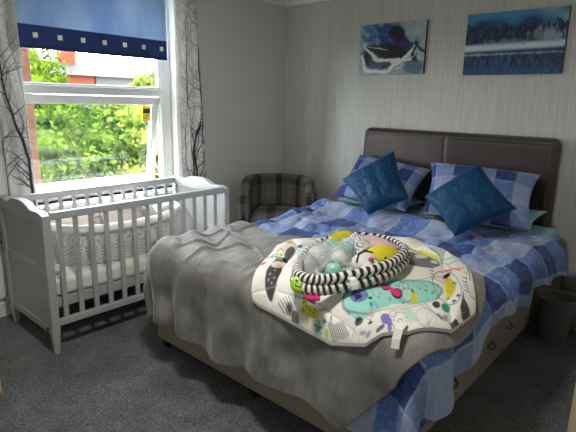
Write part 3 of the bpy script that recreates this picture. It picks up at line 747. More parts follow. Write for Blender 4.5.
def polym(ps):
    inside = np.zeros(PX.shape, bool); n = len(ps)
    for i in range(n):
        (x1, y1), (x2, y2) = ps[i], ps[(i+1) % n]
        c_ = ((y1 > PY) != (y2 > PY)) & (PX < (x2-x1)*(PY-y1)/((y2-y1) if y2 != y1 else 1e-9)+x1); inside ^= c_
    return inside.astype(float)
seams = [((297.8, 245.5), (274, 283)), ((274, 283), (255, 297)), ((249, 279.6), (277, 281.7)), ((277, 284), (319, 298)), ((319, 298), (351, 316)), ((351, 316), (333, 337)), ((351, 316), (367, 339)),
         ((351, 316), (442, 297)), ((442.6, 261), (444.7, 297)), ((442, 262), (446, 248)), ((444.7, 297), (458, 327)), ((298, 246), (290, 238)), ((336, 242), (297.8, 245.5)), ((442, 262), (395, 240))]
TEAL = (142, 205, 192); 
ink(polym([(300, 247), (330, 243), (332, 246), (306, 258), (298, 262), (297, 252)]), (176, 216, 212), .8)
tl = polym([(342, 300), (346, 291), (356, 286), (380, 283), (410, 280.5), (428, 281), (438, 286), (441.5, 294), (438, 298), (420, 302), (392, 305), (372, 312), (356, 314), (346, 309)])
ink(tl, TEAL, .95)
r3 = random.Random(5)
for _ in range(70):
    x, y = r3.uniform(346, 438), r3.uniform(283, 311); ink(ell(x, y, r3.uniform(.6, 1.5), r3.uniform(.5, 1.0))*tl, r3.choice([(40, 150, 150), (70, 170, 165), (60, 90, 110)]), .9)
ink(ring_(392, 297, 50, 13.5, -7, .35), (90, 92, 92), .7)
# round leaf, blocks, bow, rabbit, pear on the teal pocket
fl_ = ell(359, 300, 9, 5.2); dx, dy = PX-359, (PY-300)*1.7; ang_ = np.arctan2(dy, dx)
ink(fl_, (84, 88, 168)); ink(fl_*(np.cos(ang_*17) > .72)*(np.hypot(dx, dy) > 2), (150, 190, 205), .9)
ink(ell(359, 291.5, 6, 2), (96, 120, 112)); ink(ell(376, 290.5, 6, 4), (166, 172, 168)); ink(stroke(373, 287, 378, 291, .7), (60, 60, 64))
for e in ((385.5, 291.5, 5.2, 4.3, 20), (396, 297.5, 6, 4.1, 20)): ink(ell(*e), (40, 34, 44))
for e in ((385.5, 291.3, 4.1, 3.1, 20), (395.5, 297, 4.9, 2.9, 20), (390.5, 294, 3.5, 2.0, 35)): ink(ell(*e), (214, 40, 110))
for e in ((405, 291, 2.3, 5, -20), (401, 291, 2, 5, -5), (407, 298, 5, 4.5, 0)): ink(ell(*e), (196, 210, 204), .6); ink(ring_(*e, .35), (92, 96, 98), .7)
ink(ell(414, 299.2, 3.6, 3, 30), (206, 200, 40)); ink(stroke(413, 296, 411.5, 294.5, .7), (70, 60, 30)); ink(ell(426, 285, 4, 1.6), (186, 206, 110), .7)
ink(ell(370, 302.5, 2.2, 1.1), (40, 44, 48)); ink(ell(371, 307, 2, 1.3), (30, 150, 160))
# dark caterpillar on the left petal
ink(ell(273, 274, 15, 6.2, -58), (62, 62, 62)); ink(ell(277, 266.5, 6, 3.2, -10), (205, 203, 196)); ink(ell(279, 268, 3, 1.5, -10), (214, 150, 120))
for x, y in ((270, 275), (274, 277), (271, 280), (275, 272), (268, 278)): ink(ell(x, y, 1, .8), (150, 150, 140))
ink(ell(285, 261, 3.4, 2.6), (22, 22, 24)); ink(ell(290, 253.5, 4.2, 7, 38), (120, 118, 116)); ink(ell(290, 253.5, 4.2, 7, 38)*(np.cos((PX-PY*.1)*3.2) > 0), (50, 50, 52)); ink(ell(270, 282.5, 4.5, 2.2, -10), (52, 52, 54)); ink(ell(279, 260.5, 4, 1.8, -15), (140, 140, 60), .8)
for x, y, c_ in ((273, 256, (90, 190, 90)), (277, 255, (120, 200, 90)), (281, 256, (110, 200, 90)), (268, 258, (30, 150, 130)), (272, 259, (40, 160, 140)), (276, 258.5, (60, 180, 110))): ink(ell(x, y, 1.7, 1.1), c_)
ink(stroke(277, 252, 281, 249.5, .8), (226, 160, 90)); ink(stroke(281, 249.5, 283, 252, .8), (226, 160, 90)); ink(ell(263, 264, 2.8, 1.4, -15), (214, 70, 120)); ink(ell(289, 243, 3.4, 1.3), (190, 180, 30)); ink(ell(312, 240.5, 4, 1), (196, 190, 50), .8)
ink(ell(300.5, 246, 2.6, 1.3), (18, 18, 20))
for i in range(6): ink(stroke(274+i*3.2, 290-i*.4, 277.5+i*3.1, 295+i*.7, .45), (70, 76, 92), .9)
ink(ell(278, 300.5, 3.3, 2.5), (206, 196, 40)); ink(ell(288, 299, 4.6, 2.6), (104, 104, 104)); ink(ell(284.5, 294.6, 2.8, 1.7), (74, 74, 76)); ink(ring_(284.5, 294.6, 3.6, 2.2), (60, 60, 60), .6)
# spotted yellow giraffe
gir = np.clip(ell(303, 296.5, 3.2, 5, 0)+ell(309, 301, 7, 2.9, 18)+ell(299, 298.5, 2.8, 1.8)+stroke(305, 300, 300, 304, 1)+stroke(312, 303, 314, 306, 1), 0, 1)
ink(gir, (216, 204, 50))
for x, y in ((302, 295), (304, 298), (307, 300), (310, 302), (312, 300.5), (303, 292.5), (299, 298.5)): ink(ell(x, y, .8, .6), (60, 56, 40))
ink(ell(311, 295, 4.4, 1.6, 25), (34, 34, 36)); ink(stroke(314, 302, 324, 301.5, .9), (214, 176, 130))
for a_ in range(7): ink(stroke(311, 308, 311+4*math.cos(a_*.9+.3), 308+2.6*math.sin(a_*.9+.3), .5), (46, 160, 150))
ink(ell(319, 312, 2.4, 1.5, -20), (170, 206, 110)); ink(ell(320.5, 307.5, 2, .8), (110, 110, 80))
for i in range(9): ink(stroke(324+i*2.1, 310-abs(i-3)*.4+i*.3, 326+i*2.0+(i-4)*.5, 316+i*.25, .5), (86, 82, 120) if i % 2 else (70, 70, 90), .9)
ink(stroke(330, 306, 326, 310, .5), (86, 82, 120)); ink(stroke(345, 316, 342, 322, .35), (120, 120, 124), .6)
# lower petal: patterned leaf, violet bulb, yellow dot, bear outline, striped block
ink(ell(358, 314, 4.5, 1.7), (40, 40, 44)); ink(ell(371, 311.5, 3, 3, 0), (190, 160, 165), .7)
for e in ((360, 320, 3.5, .9, 10), (366, 321.5, 3.2, .9, -10)): ink(ell(*e), (134, 128, 170), .8)
ink(stroke(366, 314, 372, 318, .4), (190, 90, 110), .8); ink(stroke(368, 318, 374, 313, .4), (190, 90, 110), .8); ink(ell(369, 317.6, 2, .8), (50, 50, 54))
ink(ell(385, 317.5, 5, 2.6, 10), (118, 112, 178)); ink(ell(389.5, 321, 2.4, 3, 0), (118, 112, 178)); ink(stroke(376, 321.5, 383, 320.5, .8), (90, 86, 130)); ink(ell(380, 328, 4.6, 3.3), (206, 198, 50))
for e in ((400, 320.5, 6.5, 6, 0), (393, 315.5, 3, 2.4, 0), (400, 321, 1.8, 1.4, 0)): ink(ring_(*e, .35), (128, 130, 134), .8)
blk = polym([(401, 311), (409, 308), (419, 321), (409, 323)]); ink(blk, (150, 208, 196), .8); ink(blk*(np.cos(PX*2.6+PY*1.2) > .2), (222, 226, 216), .7)
for e in ((424, 316, 8, 7.5, 30), (432, 318, 5, 5.5, 0)): ink(ring_(*e, .3), (140, 132, 140), .6)
ink(stroke(422, 305, 430, 312, .45), (190, 150, 160), .8); ink(stroke(425, 304, 436, 316, .45), (120, 110, 120), .7)
ink(ell(436, 306, 4.2, 2.9, 25), (60, 60, 60)); ink(ell(446, 307.3, 4.8, 3.7), (52, 148, 118)); ink(ell(440, 316, 4, 1, 30), (96, 96, 100)); ink(ell(446, 316, 3.2, 2.4), (130, 130, 136), .8)
for x, y in ((448, 298.5), (454, 302), (458, 298)): ink(ell(x, y, 1.8, 1.2), (66, 90, 110))
# bird with yellow body, dark wings at the right corner
yb = polym([(444.5, 277), (450, 279), (456, 285), (455, 293), (451, 298.5), (446, 298.5)]); ink(yb, (208, 192, 40))
for x, y in ((448, 284), (450, 288), (448, 292), (452, 290), (451, 294), (453, 286)): ink(ell(x, y, .6, .5), (50, 44, 30))
ink(ell(454, 285, 2.6, 1.1), (50, 170, 170)); ink(ell(446.5, 276, 3.8, 1.9), (18, 18, 22))
ink(stroke(444, 270.5, 452, 273, .6), (222, 90, 70)); ink(stroke(451, 270.5, 460, 274, .6), (222, 120, 80)); ink(stroke(455, 273, 463, 270, .5), (222, 90, 70)); ink(ell(464, 276, 1.6, .9), (216, 200, 60))
w1 = polym([(463, 294), (465, 300), (472, 305), (476, 309), (470, 313), (464, 311.5), (461, 306)]); w2 = polym([(451, 318), (458, 314), (463, 315), (468, 312), (469, 317), (462, 321), (455, 320)])
for w_ in (w1, w2): ink(w_, (64, 62, 62)); ink(w_*np.clip(fieldnoise(PX, PY, 1.1, 77), 0, 1), (150, 148, 146), .7)
ink(ring_(447, 288, 18, 12, 55, .35), (80, 80, 84), .75); ink(ring_(474, 282, 8, 14, 0, .35), (84, 84, 90), .6); ink(stroke(467, 265, 470, 282, .5), (60, 60, 64), .8)
for i in range(5): ink(stroke(462+i*.4, 280+i*3, 467+i*.4, 281.5+i*3, .45), (90, 90, 96), .8); ink(stroke(428+i*.8, 269+i*2.6, 434, 269.5+i*2.7, .4), (90, 90, 96), .8)
ink(ring_(441, 272, 9, 9, 0, .35), (100, 100, 104), .6)
# far right petal: yellow stripe, grey whale with pale spots
ink(ell(418, 262, 22, 6.2, 10), (112, 112, 112)); 
for e in ((421, 258.5, 6.5, 2.2, 5), (404, 258, 4, 1.6, 0), (434, 264, 4, 1.4, 10)): ink(ell(*e), (216, 214, 206))
for _ in range(40): ink(ell(r3.uniform(398, 438), r3.uniform(256, 268), .5, .4)*ell(418, 262, 22, 6, 10), (190, 188, 182), .8)
ink(stroke(404, 249.5, 420, 253, 1.6), (204, 196, 44)); ink(stroke(420, 252.5, 436, 259.5, 2.2), (212, 204, 40)); ink(ell(403, 246.5, 6, 1.8, 15), (90, 90, 60), .8); ink(ell(390, 243, 12, 2, 8), (200, 196, 60), .8)
ink(ell(398, 252, 8, 1.6, 12), (120, 116, 60), .7); ink(ell(434, 252.5, 5, 1.8, 20), (180, 206, 196), .7); ink(stroke(428, 250, 440, 257, .5), (90, 90, 90), .7); ink(ell(446, 260, 8, 1.4), (160, 196, 180), .8)
ink(stroke(448, 266, 456, 263, .4), (100, 110, 110), .8); ink(stroke(400, 285, 441, 276, .35), (110, 110, 114), .6); ink(stroke(412, 268, 440, 266, .35), (120, 116, 110), .6)
for (p, q) in seams: ink(stroke(*p, *q, .35), (150, 148, 142), .55)
# quilted surface
Hq = np.full(PX.shape, 1e3)
for (p, q) in seams:
    (x0, y0), (x1, y1) = flat(*p), flat(*q); dx, dy = x1-x0, y1-y0; L = dx*dx+dy*dy
    t = np.clip(((FXm-x0)*dx+(FYm-y0)*dy)/L, 0, 1); Hq = np.minimum(Hq, np.hypot(FXm-x0-t*dx, FYm-y0-t*dy))
edge_d = (1-RR)*R_[None, :]
puff = .018*(1-np.exp(-np.minimum(Hq, edge_d)/.03))+.004*fieldnoise(FXm, FYm, 14, 71)*np.clip(edge_d/.04, 0, 1)
X, Ym, Zm = drape(FXm, FYm, .052, .10, 0, 3)
Zm = Zm+puff
b = MB(); b.grid(np.stack([X, Ym, Zm], -1), cm)
m_mat = mat('printed_mat_fabric', (1, 1, 1), .8, attr=True, bump=.15, bscale=120)
pm = thing('play_mat', (mc[0], mc[1], .72), 'white padded baby play mat printed with animals, on the grey throw', 'play mat')
b.build('printed_top', m_mat, pm, smooth=True, fixn=False)
X2, Y2, Z2 = X[-1], Ym[-1], Zm[-1]
m_back = mat('mat_backing', (200, 200, 192), .85)
b = MB(); sk = np.stack([np.stack([X2, Y2, Z2], -1), np.stack([X2*1.0, Y2, Z2-.014], -1)], 0); b.grid(sk)
ctr = np.stack([X, Ym, Zm-.014-puff*.2-.004], -1)[::6]; b.grid(ctr)
b.build('backing', m_back, pm, smooth=False, fixn=False)
m_tagf = mat('white_label_fabric', (226, 224, 218), .8)
def strip(name, pts, wv, m, parent, th=.002):
    b = MB(); w_ = Vector(wv); V = []
    for p in pts: V += [Vector(p)-w_, Vector(p)+w_]
    b.add(V, [(2*i, 2*i+1, 2*i+3, 2*i+2) for i in range(len(pts)-1)]); return b.build(name, m, parent, fixn=False, solid=th)
strip('care_label', [(-.735, 1.47, .748), (-.732, 1.435, .735), (-.728, 1.412, .705), (-.726, 1.404, .675)], (.014, .004, 0), m_tagf, pm)

# ------------------------------------------------------------------ striped tube wall and its toys on the mat
m_str = mat('striped_tube_fabric', (1, 1, 1), .8, attr=True)
rg = [(-1.225, 1.455), (-1.168, 1.394), (-1.091, 1.385), (-1.042, 1.445), (-.994, 1.582), (-.971, 1.737), (-.983, 1.887), (-1.042, 2.053), (-1.154, 2.176), (-1.278, 2.206), (-1.414, 2.122), (-1.45, 1.947), (-1.404, 1.751), (-1.33, 1.603), (-1.27, 1.52)]
def loop(pts, n):
    pts = np.array(pts); m_ = len(pts); out = []
    for i in range(n):
        t = i/n*m_; k = int(t); f = t-k; p0, p1, p2, p3 = (pts[(k+j) % m_] for j in (-1, 0, 1, 2))
        out.append(.5*((2*p1)+(-p0+p2)*f+(2*p0-5*p1+4*p2-p3)*f*f+(-p0+3*p1-3*p2+p3)*f**3))
    return out
ZM = .775
tw = thing('striped_ball_pit_wall', (-1.2, 1.8, ZM), 'collapsed black and white striped ring of stuffed tubes on the play mat', 'ball pit')
BK, WT = lin((26, 26, 28)), lin((224, 222, 214))
lp = loop(rg, 640); cen = np.mean(np.array(rg), 0)
def stripes(tot, per, slant=.42):
    def f(i, k): return BK if ((i/tot*per+k/14*slant*2) % 1) < .5 else WT
    return f
near = np.array([min(1, max(0, ((p[0]-cen[0])*.9-(p[1]-cen[1])*.45)/.16+.35)) for p in lp])
b = MB(); b.tube([(p[0], p[1], ZM+.020) for p in lp], list(.014+.010*near), 14, closed=True, cols=stripes(640, 58)); b.build('lower_tube', m_str, tw, smooth=True)
up = []; 
for i, p in enumerate(lp):
    a = 1.0 if (p[0]-cen[0])*.9-(p[1]-cen[1])*.45 > -.02 else max(0, 1+((p[0]-cen[0])*.9-(p[1]-cen[1])*.45+.02)/.12)
    up.append((cen[0]+(p[0]-cen[0])*.965, cen[1]+(p[1]-cen[1])*.975, ZM+.020+.036*max(.5, a)))
b = MB(); b.tube(up, list(.013+.009*near), 14, closed=True, cols=stripes(640, 58, -.42)); b.build('upper_tube', m_str, tw, smooth=True)
strip('care_label', [(-.990, 1.505, ZM+.066), (-.972, 1.496, ZM+.064), (-.958, 1.489, ZM+.044), (-.954, 1.486, ZM+.030)], (-.006, -.015, 0), m_tagf, tw)
# green smiling disc toy and magenta leaf
tg = thing('round_toy', (-1.135, 1.365, ZM), 'lime green round toy clipped to the striped ring', 'toy')
m_lime = mat('lime_plastic', (150, 190, 30), .35, coat=.3)
Dm = Matrix.Rotation(math.radians(35), 4, 'Z') @ Matrix.Rotation(math.radians(50), 4, 'X')
b = MB(); b.lathe([(0, .012), (.022, .013), (.030, .011), (.036, .004), (.036, -.004), (.030, -.011), (0, -.012)], (-1.137, 1.372, ZM+.034), 28, M=Dm); b.build('disc', m_lime, tg, smooth=True)
b = MB(); m_lg = mat('dark_green', (70, 100, 20), .4)
for dx_, dy_ in ((-.012, .008), (.012, .008)): p = Dm @ Vector((dx_, dy_, .014)); b.ball((p.x-1.137, p.y+1.372, p.z+ZM+.034), .0045, 10)
pts = [Dm @ Vector((.016*math.cos(a), -.002+.014*math.sin(a), .014)) for a in np.linspace(math.pi*1.1, math.pi*1.9, 9)]
b.tube([(p.x-1.137, p.y+1.372, p.z+ZM+.034) for p in pts], .0022, 6); b.build('smile', m_lg, tg, smooth=True)
m_mag = mat('magenta_felt', (196, 24, 104), .8)
b = MB()
lf = [(-1.095, 1.362), (-1.080, 1.340), (-1.055, 1.340), (-1.030, 1.366), (-1.045, 1.388), (-1.075, 1.382)]
b.prism(lf, 'z', ZM-.004, ZM+.006); o = b.build('leaf_toy', m_mag, bevel=.003); tag(o, 'magenta leaf shaped fabric toy beside the lime round toy', 'toy')

# pastel balls gathered in see-through netting
mint, whi, gry = mat('mint_ball', (140, 204, 190), .3), mat('white_ball', (226, 228, 224), .3), mat('grey_ball', (168, 170, 170), .3)
bp = [(-1.325, 1.760, 0, whi, 'white', 'nearest the far striped tube'), (-1.345, 1.855, 0, mint, 'mint', 'at the far side of the netting'), (-1.235, 1.650, 0, gry, 'grey', 'at the left end of the netting'),
      (-1.225, 1.755, .010, mint, 'mint', 'in the middle of the netting'), (-1.125, 1.580, 0, mint, 'mint', 'at the front beside the striped ring'), (-1.165, 1.675, .022, whi, 'white', 'on top at the front'), (-1.255, 1.565, -.01, gry, 'grey', 'by the lime round toy'),
      (-1.250, 1.850, .012, mint, 'mint', 'topmost towards the yellow knitted toy'), (-1.295, 1.675, .012, whi, 'white', 'on top of the heap in the netting')]
b0 = None
for (x, y, dz, m_, cn, wh) in bp:
    r = .036
    b = MB(); b.ball((x, y, ZM+r+.004+dz), r, 20); o = b.build('plastic_ball', m_, smooth=True)
    tag(o, f'{cn} plastic ball {wh}', 'ball', 'pastel balls in the netting')
netm = thin_mat('white_netting', (200, 202, 202), .70, .8)
nu, nv = 60, 60; P = np.zeros((nu, nv, 3))
for i in range(nu):
    for j in range(nv):
        a = 2*math.pi*i/(nu-1); rr = j/(nv-1); x = -1.235+.155*rr*math.cos(a)*1.0; y = 1.70+.20*rr*math.sin(a)
        h = 0
        for (bx_, by_, dz, *_r) in bp:
            d2 = math.hypot(x-bx_, y-by_); 
            if d2 < .048: h = max(h, .036+.004+dz+math.sqrt(max(0, .043**2-d2**2*.8)))
            else: h = max(h, .036+dz+.01-(d2-.048)*1.2)
        P[i, j] = (x+.004*nz(x*30, y*30), y, ZM+.010+max(h, .008)+.004*nz(x*40, y*40, 3))
b = MB(); b.grid(P); o = b.build('ball_netting', netm, smooth=True, fixn=False); tag(o, 'sheer white netting gathered over the pastel balls inside the striped ring', 'netting')

# crocheted yellow toy, plush bird (white face, yellow body), zebra print cushion, pink pad
m_ylk = mat('yellow_bobble_knit', (206, 190, 34), .9, bump=1.0, bscale=110)
b = MB(); b.ball((-1.37, 1.985, ZM+.04), (.055, .085, .040), 22, fn=lambda p: 1+.10*nz(p.x*2, p.y*2, p.z*2))
for _ in range(120):
    a, h = r3.uniform(0, 6.28), r3.uniform(.1, .98); q = math.sqrt(1-h*h); b.ball((-1.37+.055*q*math.cos(a), 1.985+.085*q*math.sin(a), ZM+.04+.040*h), .0075, 6)
o = b.build('knitted_toy', m_ylk, smooth=True); tag(o, 'yellow bobbly knitted toy at the far edge of the striped ring', 'toy')
m_pkp = mat('pink_pad', (214, 176, 178), .9)
o = pillow('pink_pad', [(-1.06, 1.93, ZM+.035), (-1.10, 2.10, ZM+.035), (-1.33, 2.16, ZM+.04), (-1.33, 2.00, ZM+.04)], .028, m_pkp, 3, pw=.4)
tag(o, 'flat pink fabric pad behind the plush toy in the striped ring', 'pad')
def zeb(u, v, side):
    t = (u*7+.9*math.sin(v*5)+.5*nz(u*4, v*4)) % 1
    return lin((78, 76, 110)) if t < .27 and .12 < v < .88 else lin((222, 220, 216))
m_zb = mat('stripe_print_plush', (1, 1, 1), .9, attr=True)
o = pillow('zebra_cushion', [(-1.15, 1.82, ZM+.045), (-1.17, 1.98, ZM+.045), (-1.34, 2.05, ZM+.07), (-1.30, 1.88, ZM+.07)], .030, m_zb, 8, n=60, colfn=zeb, pw=.4)
tag(o, 'white plush wing with violet stripes lying behind the plush face', 'toy')
m_wpl, m_ypl = mat('white_plush', (222, 220, 214), .95, bump=.5, bscale=120), mat('yellow_plush', (202, 190, 40), .9, bump=.2, bscale=120)
pt = thing('plush_toy', (-1.06, 1.83, ZM), 'plush toy with white face, red nose and yellow body in the striped ring', 'plush toy')
b = MB(); b.ball((-1.075, 1.885, ZM+.045), (.075, .095, .050), 24); b.build('body', m_ypl, pt, smooth=True)
b = MB(); b.ball((-1.075, 1.735, ZM+.048), (.052, .070, .045), 22, fn=lambda p: 1+.08*nz(p.x*3, p.y*3, p.z*3))
hd = b.build('head', m_wpl, pt, smooth=True)
for dy_ in (-.03, .018): b = MB(); b.ball((-1.035, 1.725+dy_, ZM+.045), (.026, .030, .024), 14); b.build('cheek', m_wpl, hd, smooth=True)
b = MB(); b.ball((-1.035, 1.722, ZM+.078), (.012, .016, .008), 12); b.build('nose', mat('red_felt', (206, 70, 90), .8), hd, smooth=True)
for y in (1.79, 1.86): 
    b = MB(); b.ball((-1.015, y+.02, ZM+.068), .006, 10); b.build('eye', m_blk, pt, smooth=True)
b = MB(); b.tube([(-1.07, 1.665, ZM+.07), (-1.085, 1.70, ZM+.095), (-1.085, 1.745, ZM+.100), (-1.07, 1.79, ZM+.085)], .004, 8); b.build('arc_seam', m_blk, hd, smooth=True)

# ------------------------------------------------------------------ tub chair in plaid fabric
m_plaid = mat('plaid_fabric', (1, 1, 1), .95, attr=True, bump=.3, bscale=300)
PA, PB, PC = (np.array(lin(c)) for c in ((118, 112, 106), (46, 44, 46), (140, 130, 122)))
def plaid(s, t, per=.26):
    def band(q):
        f = (q/per) % 1
        return np.where(f < .30, 1.0, np.where((f > .42) & (f < .46), .5, np.where((f > .60) & (f < .78), -.55, 0)))
    k1, k2 = band(s), band(t)
    k = np.clip(.62*np.maximum(k1, 0)+.45*np.maximum(k2, 0), 0, 1)[..., None]; g = np.clip(-k1*.5-k2*.5, 0, 1)[..., None]
    c = PA*(1-k)+PB*k; return c*(1-g)+PC*g
cc0 = np.array([-3.145, 3.42]); fa = math.radians(-50); fd = np.array([math.cos(fa), math.sin(fa)]); sd_ = np.array([-fd[1], fd[0]])
ch = thing('tub_chair', (cc0[0], cc0[1], 0), 'brown and grey plaid tub armchair in the corner behind the bed', 'armchair')
def cp_(a, b_, z): q = cc0+fd*a+sd_*b_; return (q[0], q[1], z)
# U path: from arm front right round the back to arm front left
Rb = .30; path = []
for t in np.linspace(0, 1, 60):
    if t < .22: path.append((.30-(.30+.02)*(t/.22), -Rb))
    elif t > .78: path.append((-.02+(.30+.02)*((t-.78)/.22), Rb))
    else:
        a = math.pi*((t-.22)/.56); path.append((-.02-.27*math.sin(a), -Rb*math.cos(a)))
path = np.array(path); n_ = len(path)
al = np.concatenate([[0], np.cumsum(np.hypot(*np.diff(path, axis=0).T))])
sec = []; prof_n = 40
for i, (a, b_) in enumerate(path):
    a0 = path[max(0, i-1)]; a1 = path[min(n_-1, i+1)]; tn = (a1-a0)/np.hypot(*(a1-a0)); nn = np.array([tn[1], -tn[0]])
    if np.dot(nn, np.array([a+.1, b_])) < 0: nn = -nn     # outward
    f = math.sin(math.pi*i/(n_-1))**.8
    zt = .70+.085*min(1, max(0, (f-.30)/.45)); th = .052
    row = []
    row.append((a+nn[0]*th*.75, b_+nn[1]*th*.75, .10)); 
    for k_ in range(14): row.append((a+nn[0]*th*(.78+.22*k_/13), b_+nn[1]*th*(.78+.22*k_/13), .12+(zt-.06-.12)*k_/13))
    for k_ in range(1, 14): g = math.pi*k_/14; row.append((a+nn[0]*th*math.cos(g), b_+nn[1]*th*math.cos(g), zt-.06+.06*math.sin(g)))
    for k_ in range(12): row.append((a-nn[0]*th*(1-.0*k_/11), b_-nn[1]*th, zt-.06-(zt-.06-.30)*k_/11))
    sec.append(row)
Pp = np.array(sec); Q = np.zeros_like(Pp)
for i in range(n_):
    for k_ in range(Pp.shape[1]): Q[i, k_] = cp_(*Pp[i, k_])
# finer resampling for the plaid
def resample(Q, fu, fv):
    nu, nv = Q.shape[:2]; ui = np.linspace(0, nu-1, nu*fu); vi = np.linspace(0, nv-1, nv*fv)
    A = np.stack([np.stack([np.interp(ui, np.arange(nu), Q[:, j, c]) for j in range(nv)], 1) for c in range(3)], -1)
    return np.stack([np.stack([np.interp(vi, np.arange(nv), A[i, :, c]) for i in range(len(ui))], 0) for c in range(3)], -1)
Qf = resample(Q, 4, 3); alf = np.interp(np.linspace(0, n_-1, n_*4), np.arange(n_), al)
vl = np.concatenate([[0], np.cumsum(np.linalg.norm(np.diff(Qf[n_*2], axis=0), axis=1))])
SS, TT = np.meshgrid(alf, vl, indexing='ij')
b = MB(); b.grid(Qf, plaid(SS+.05, TT*.9+.1))
# arm fronts, closed
b.build('shell', m_plaid, ch, smooth=True, fixn=False)
for i in (0, n_-1):
    e_ = Q[i]; lay = np.linspace(0, 1, 14); ce = e_.mean(0)
    G = np.stack([e_*(1-q*.98)+(ce)*q*.98+np.array([*(fd*.012*math.sin(q*1.57)), 0]) for q in lay], 0)
    ss = (G-ce) @ np.array([*sd_, 0]); tt = G[..., 2]
    b = MB(); b.grid(G, plaid(ss*1.6+.30, tt*.9)); b.build('arm_front', m_plaid, ch, smooth=True, fixn=False)
o_ = MB(); nn_ = 50; G = np.zeros((nn_, nn_, 3))
for i in range(nn_):
    for j in range(nn_):
        u, v = 2*i/(nn_-1)-1, 2*j/(nn_-1)-1
        a = .03+.27*u; b_ = .255*v*(1-.15*max(0, -u)); G[i, j] = cp_(a, b_, .36+.12*((1-u**6)*(1-v**6))**.4)
ss, tt = np.meshgrid(np.linspace(0, .54, nn_), np.linspace(0, .5, nn_), indexing='ij')
o_.grid(G, plaid(tt+.1, ss)); o_.build('seat', m_plaid, ch, smooth=True, fixn=False)
b = MB(); V = [cp_(a, c_, z) for z in (.12, .37) for a, c_ in ((-.2, -.24), (.30, -.27), (.30, .27), (-.2, .24))]
b.add(V, [(0, 3, 2, 1), (4, 5, 6, 7), (0, 1, 5, 4), (1, 2, 6, 5), (2, 3, 7, 6), (3, 0, 4, 7)]); b.build('seat_base', mat('dark_upholstery', (60, 56, 54), .95), ch)
m_dw = mat('dark_wood', (48, 34, 26), .45)
for a, c_ in ((.26, -.28), (.26, .28), (-.2, -.2), (-.2, .2)):
    b = MB(); p = cp_(a, c_, 0); b.tube([p, (p[0], p[1], .12)], [.014, .022], 10); b.build('leg', m_dw, ch, smooth=True)

# ------------------------------------------------------------------ waste bin
m_bin = mat('grey_bin', (118, 118, 120), .7, noise=.12, nscale=150, bump=.5, bscale=250)
b = MB(); b.lathe([(0, .0), (.088, .0), (.091, .006), (.113, .282), (.119, .286), (.119, .294), (.112, .294), (.109, .28), (.087, .012), (0, .012)], (-.640, 3.44, 0), 48)
tag(b.build('waste_bin', m_bin, smooth=True), 'round grey waste paper bin on the carpet beside the bed', 'bin')

# ------------------------------------------------------------------ canvases
m_can = mat('printed_canvas', (1, 1, 1), .5, attr=True, bump=.15, bscale=500)
m_cside = mat('canvas_edge', (40, 42, 60), .7)
def canvas(x0, x1, z0, z1, fn, label, tilt=0):
    th = .030; cx, cz = (x0+x1)/2, (z0+z1)/2
    t = thing('canvas_picture', (cx, WY-th/2, z0), label, 'picture')
    nu, nv = 260, 180; U, V_ = np.meshgrid(np.linspace(0, 1, nu), np.linspace(0, 1, nv), indexing='ij')
    X = x0+(x1-x0)*U; Z = z0+(z1-z0)*V_+tilt*(U-.5)
    P = np.stack([X, np.full_like(X, WY-th-.0015), Z], -1); b = MB(); b.grid(P, fn(U, V_)); b.build('printed_face', m_can, t, fixn=False)
    b = MB(); b.add([(x, y, z+tilt*((x-x0)/(x1-x0)-.5)) for z in (z0, z1) for x, y in ((x0, WY-th), (x1, WY-th), (x1, WY-.001), (x0, WY-.001))],
                    [(0, 3, 2, 1), (4, 5, 6, 7), (0, 1, 5, 4), (1, 2, 6, 5), (2, 3, 7, 6), (3, 0, 4, 7)]); b.build('stretcher_frame', m_cside, t)
def mixc(c, rgb, a): return c+(np.array(lin(rgb))-c)*np.clip(a, 0, 1)[..., None]
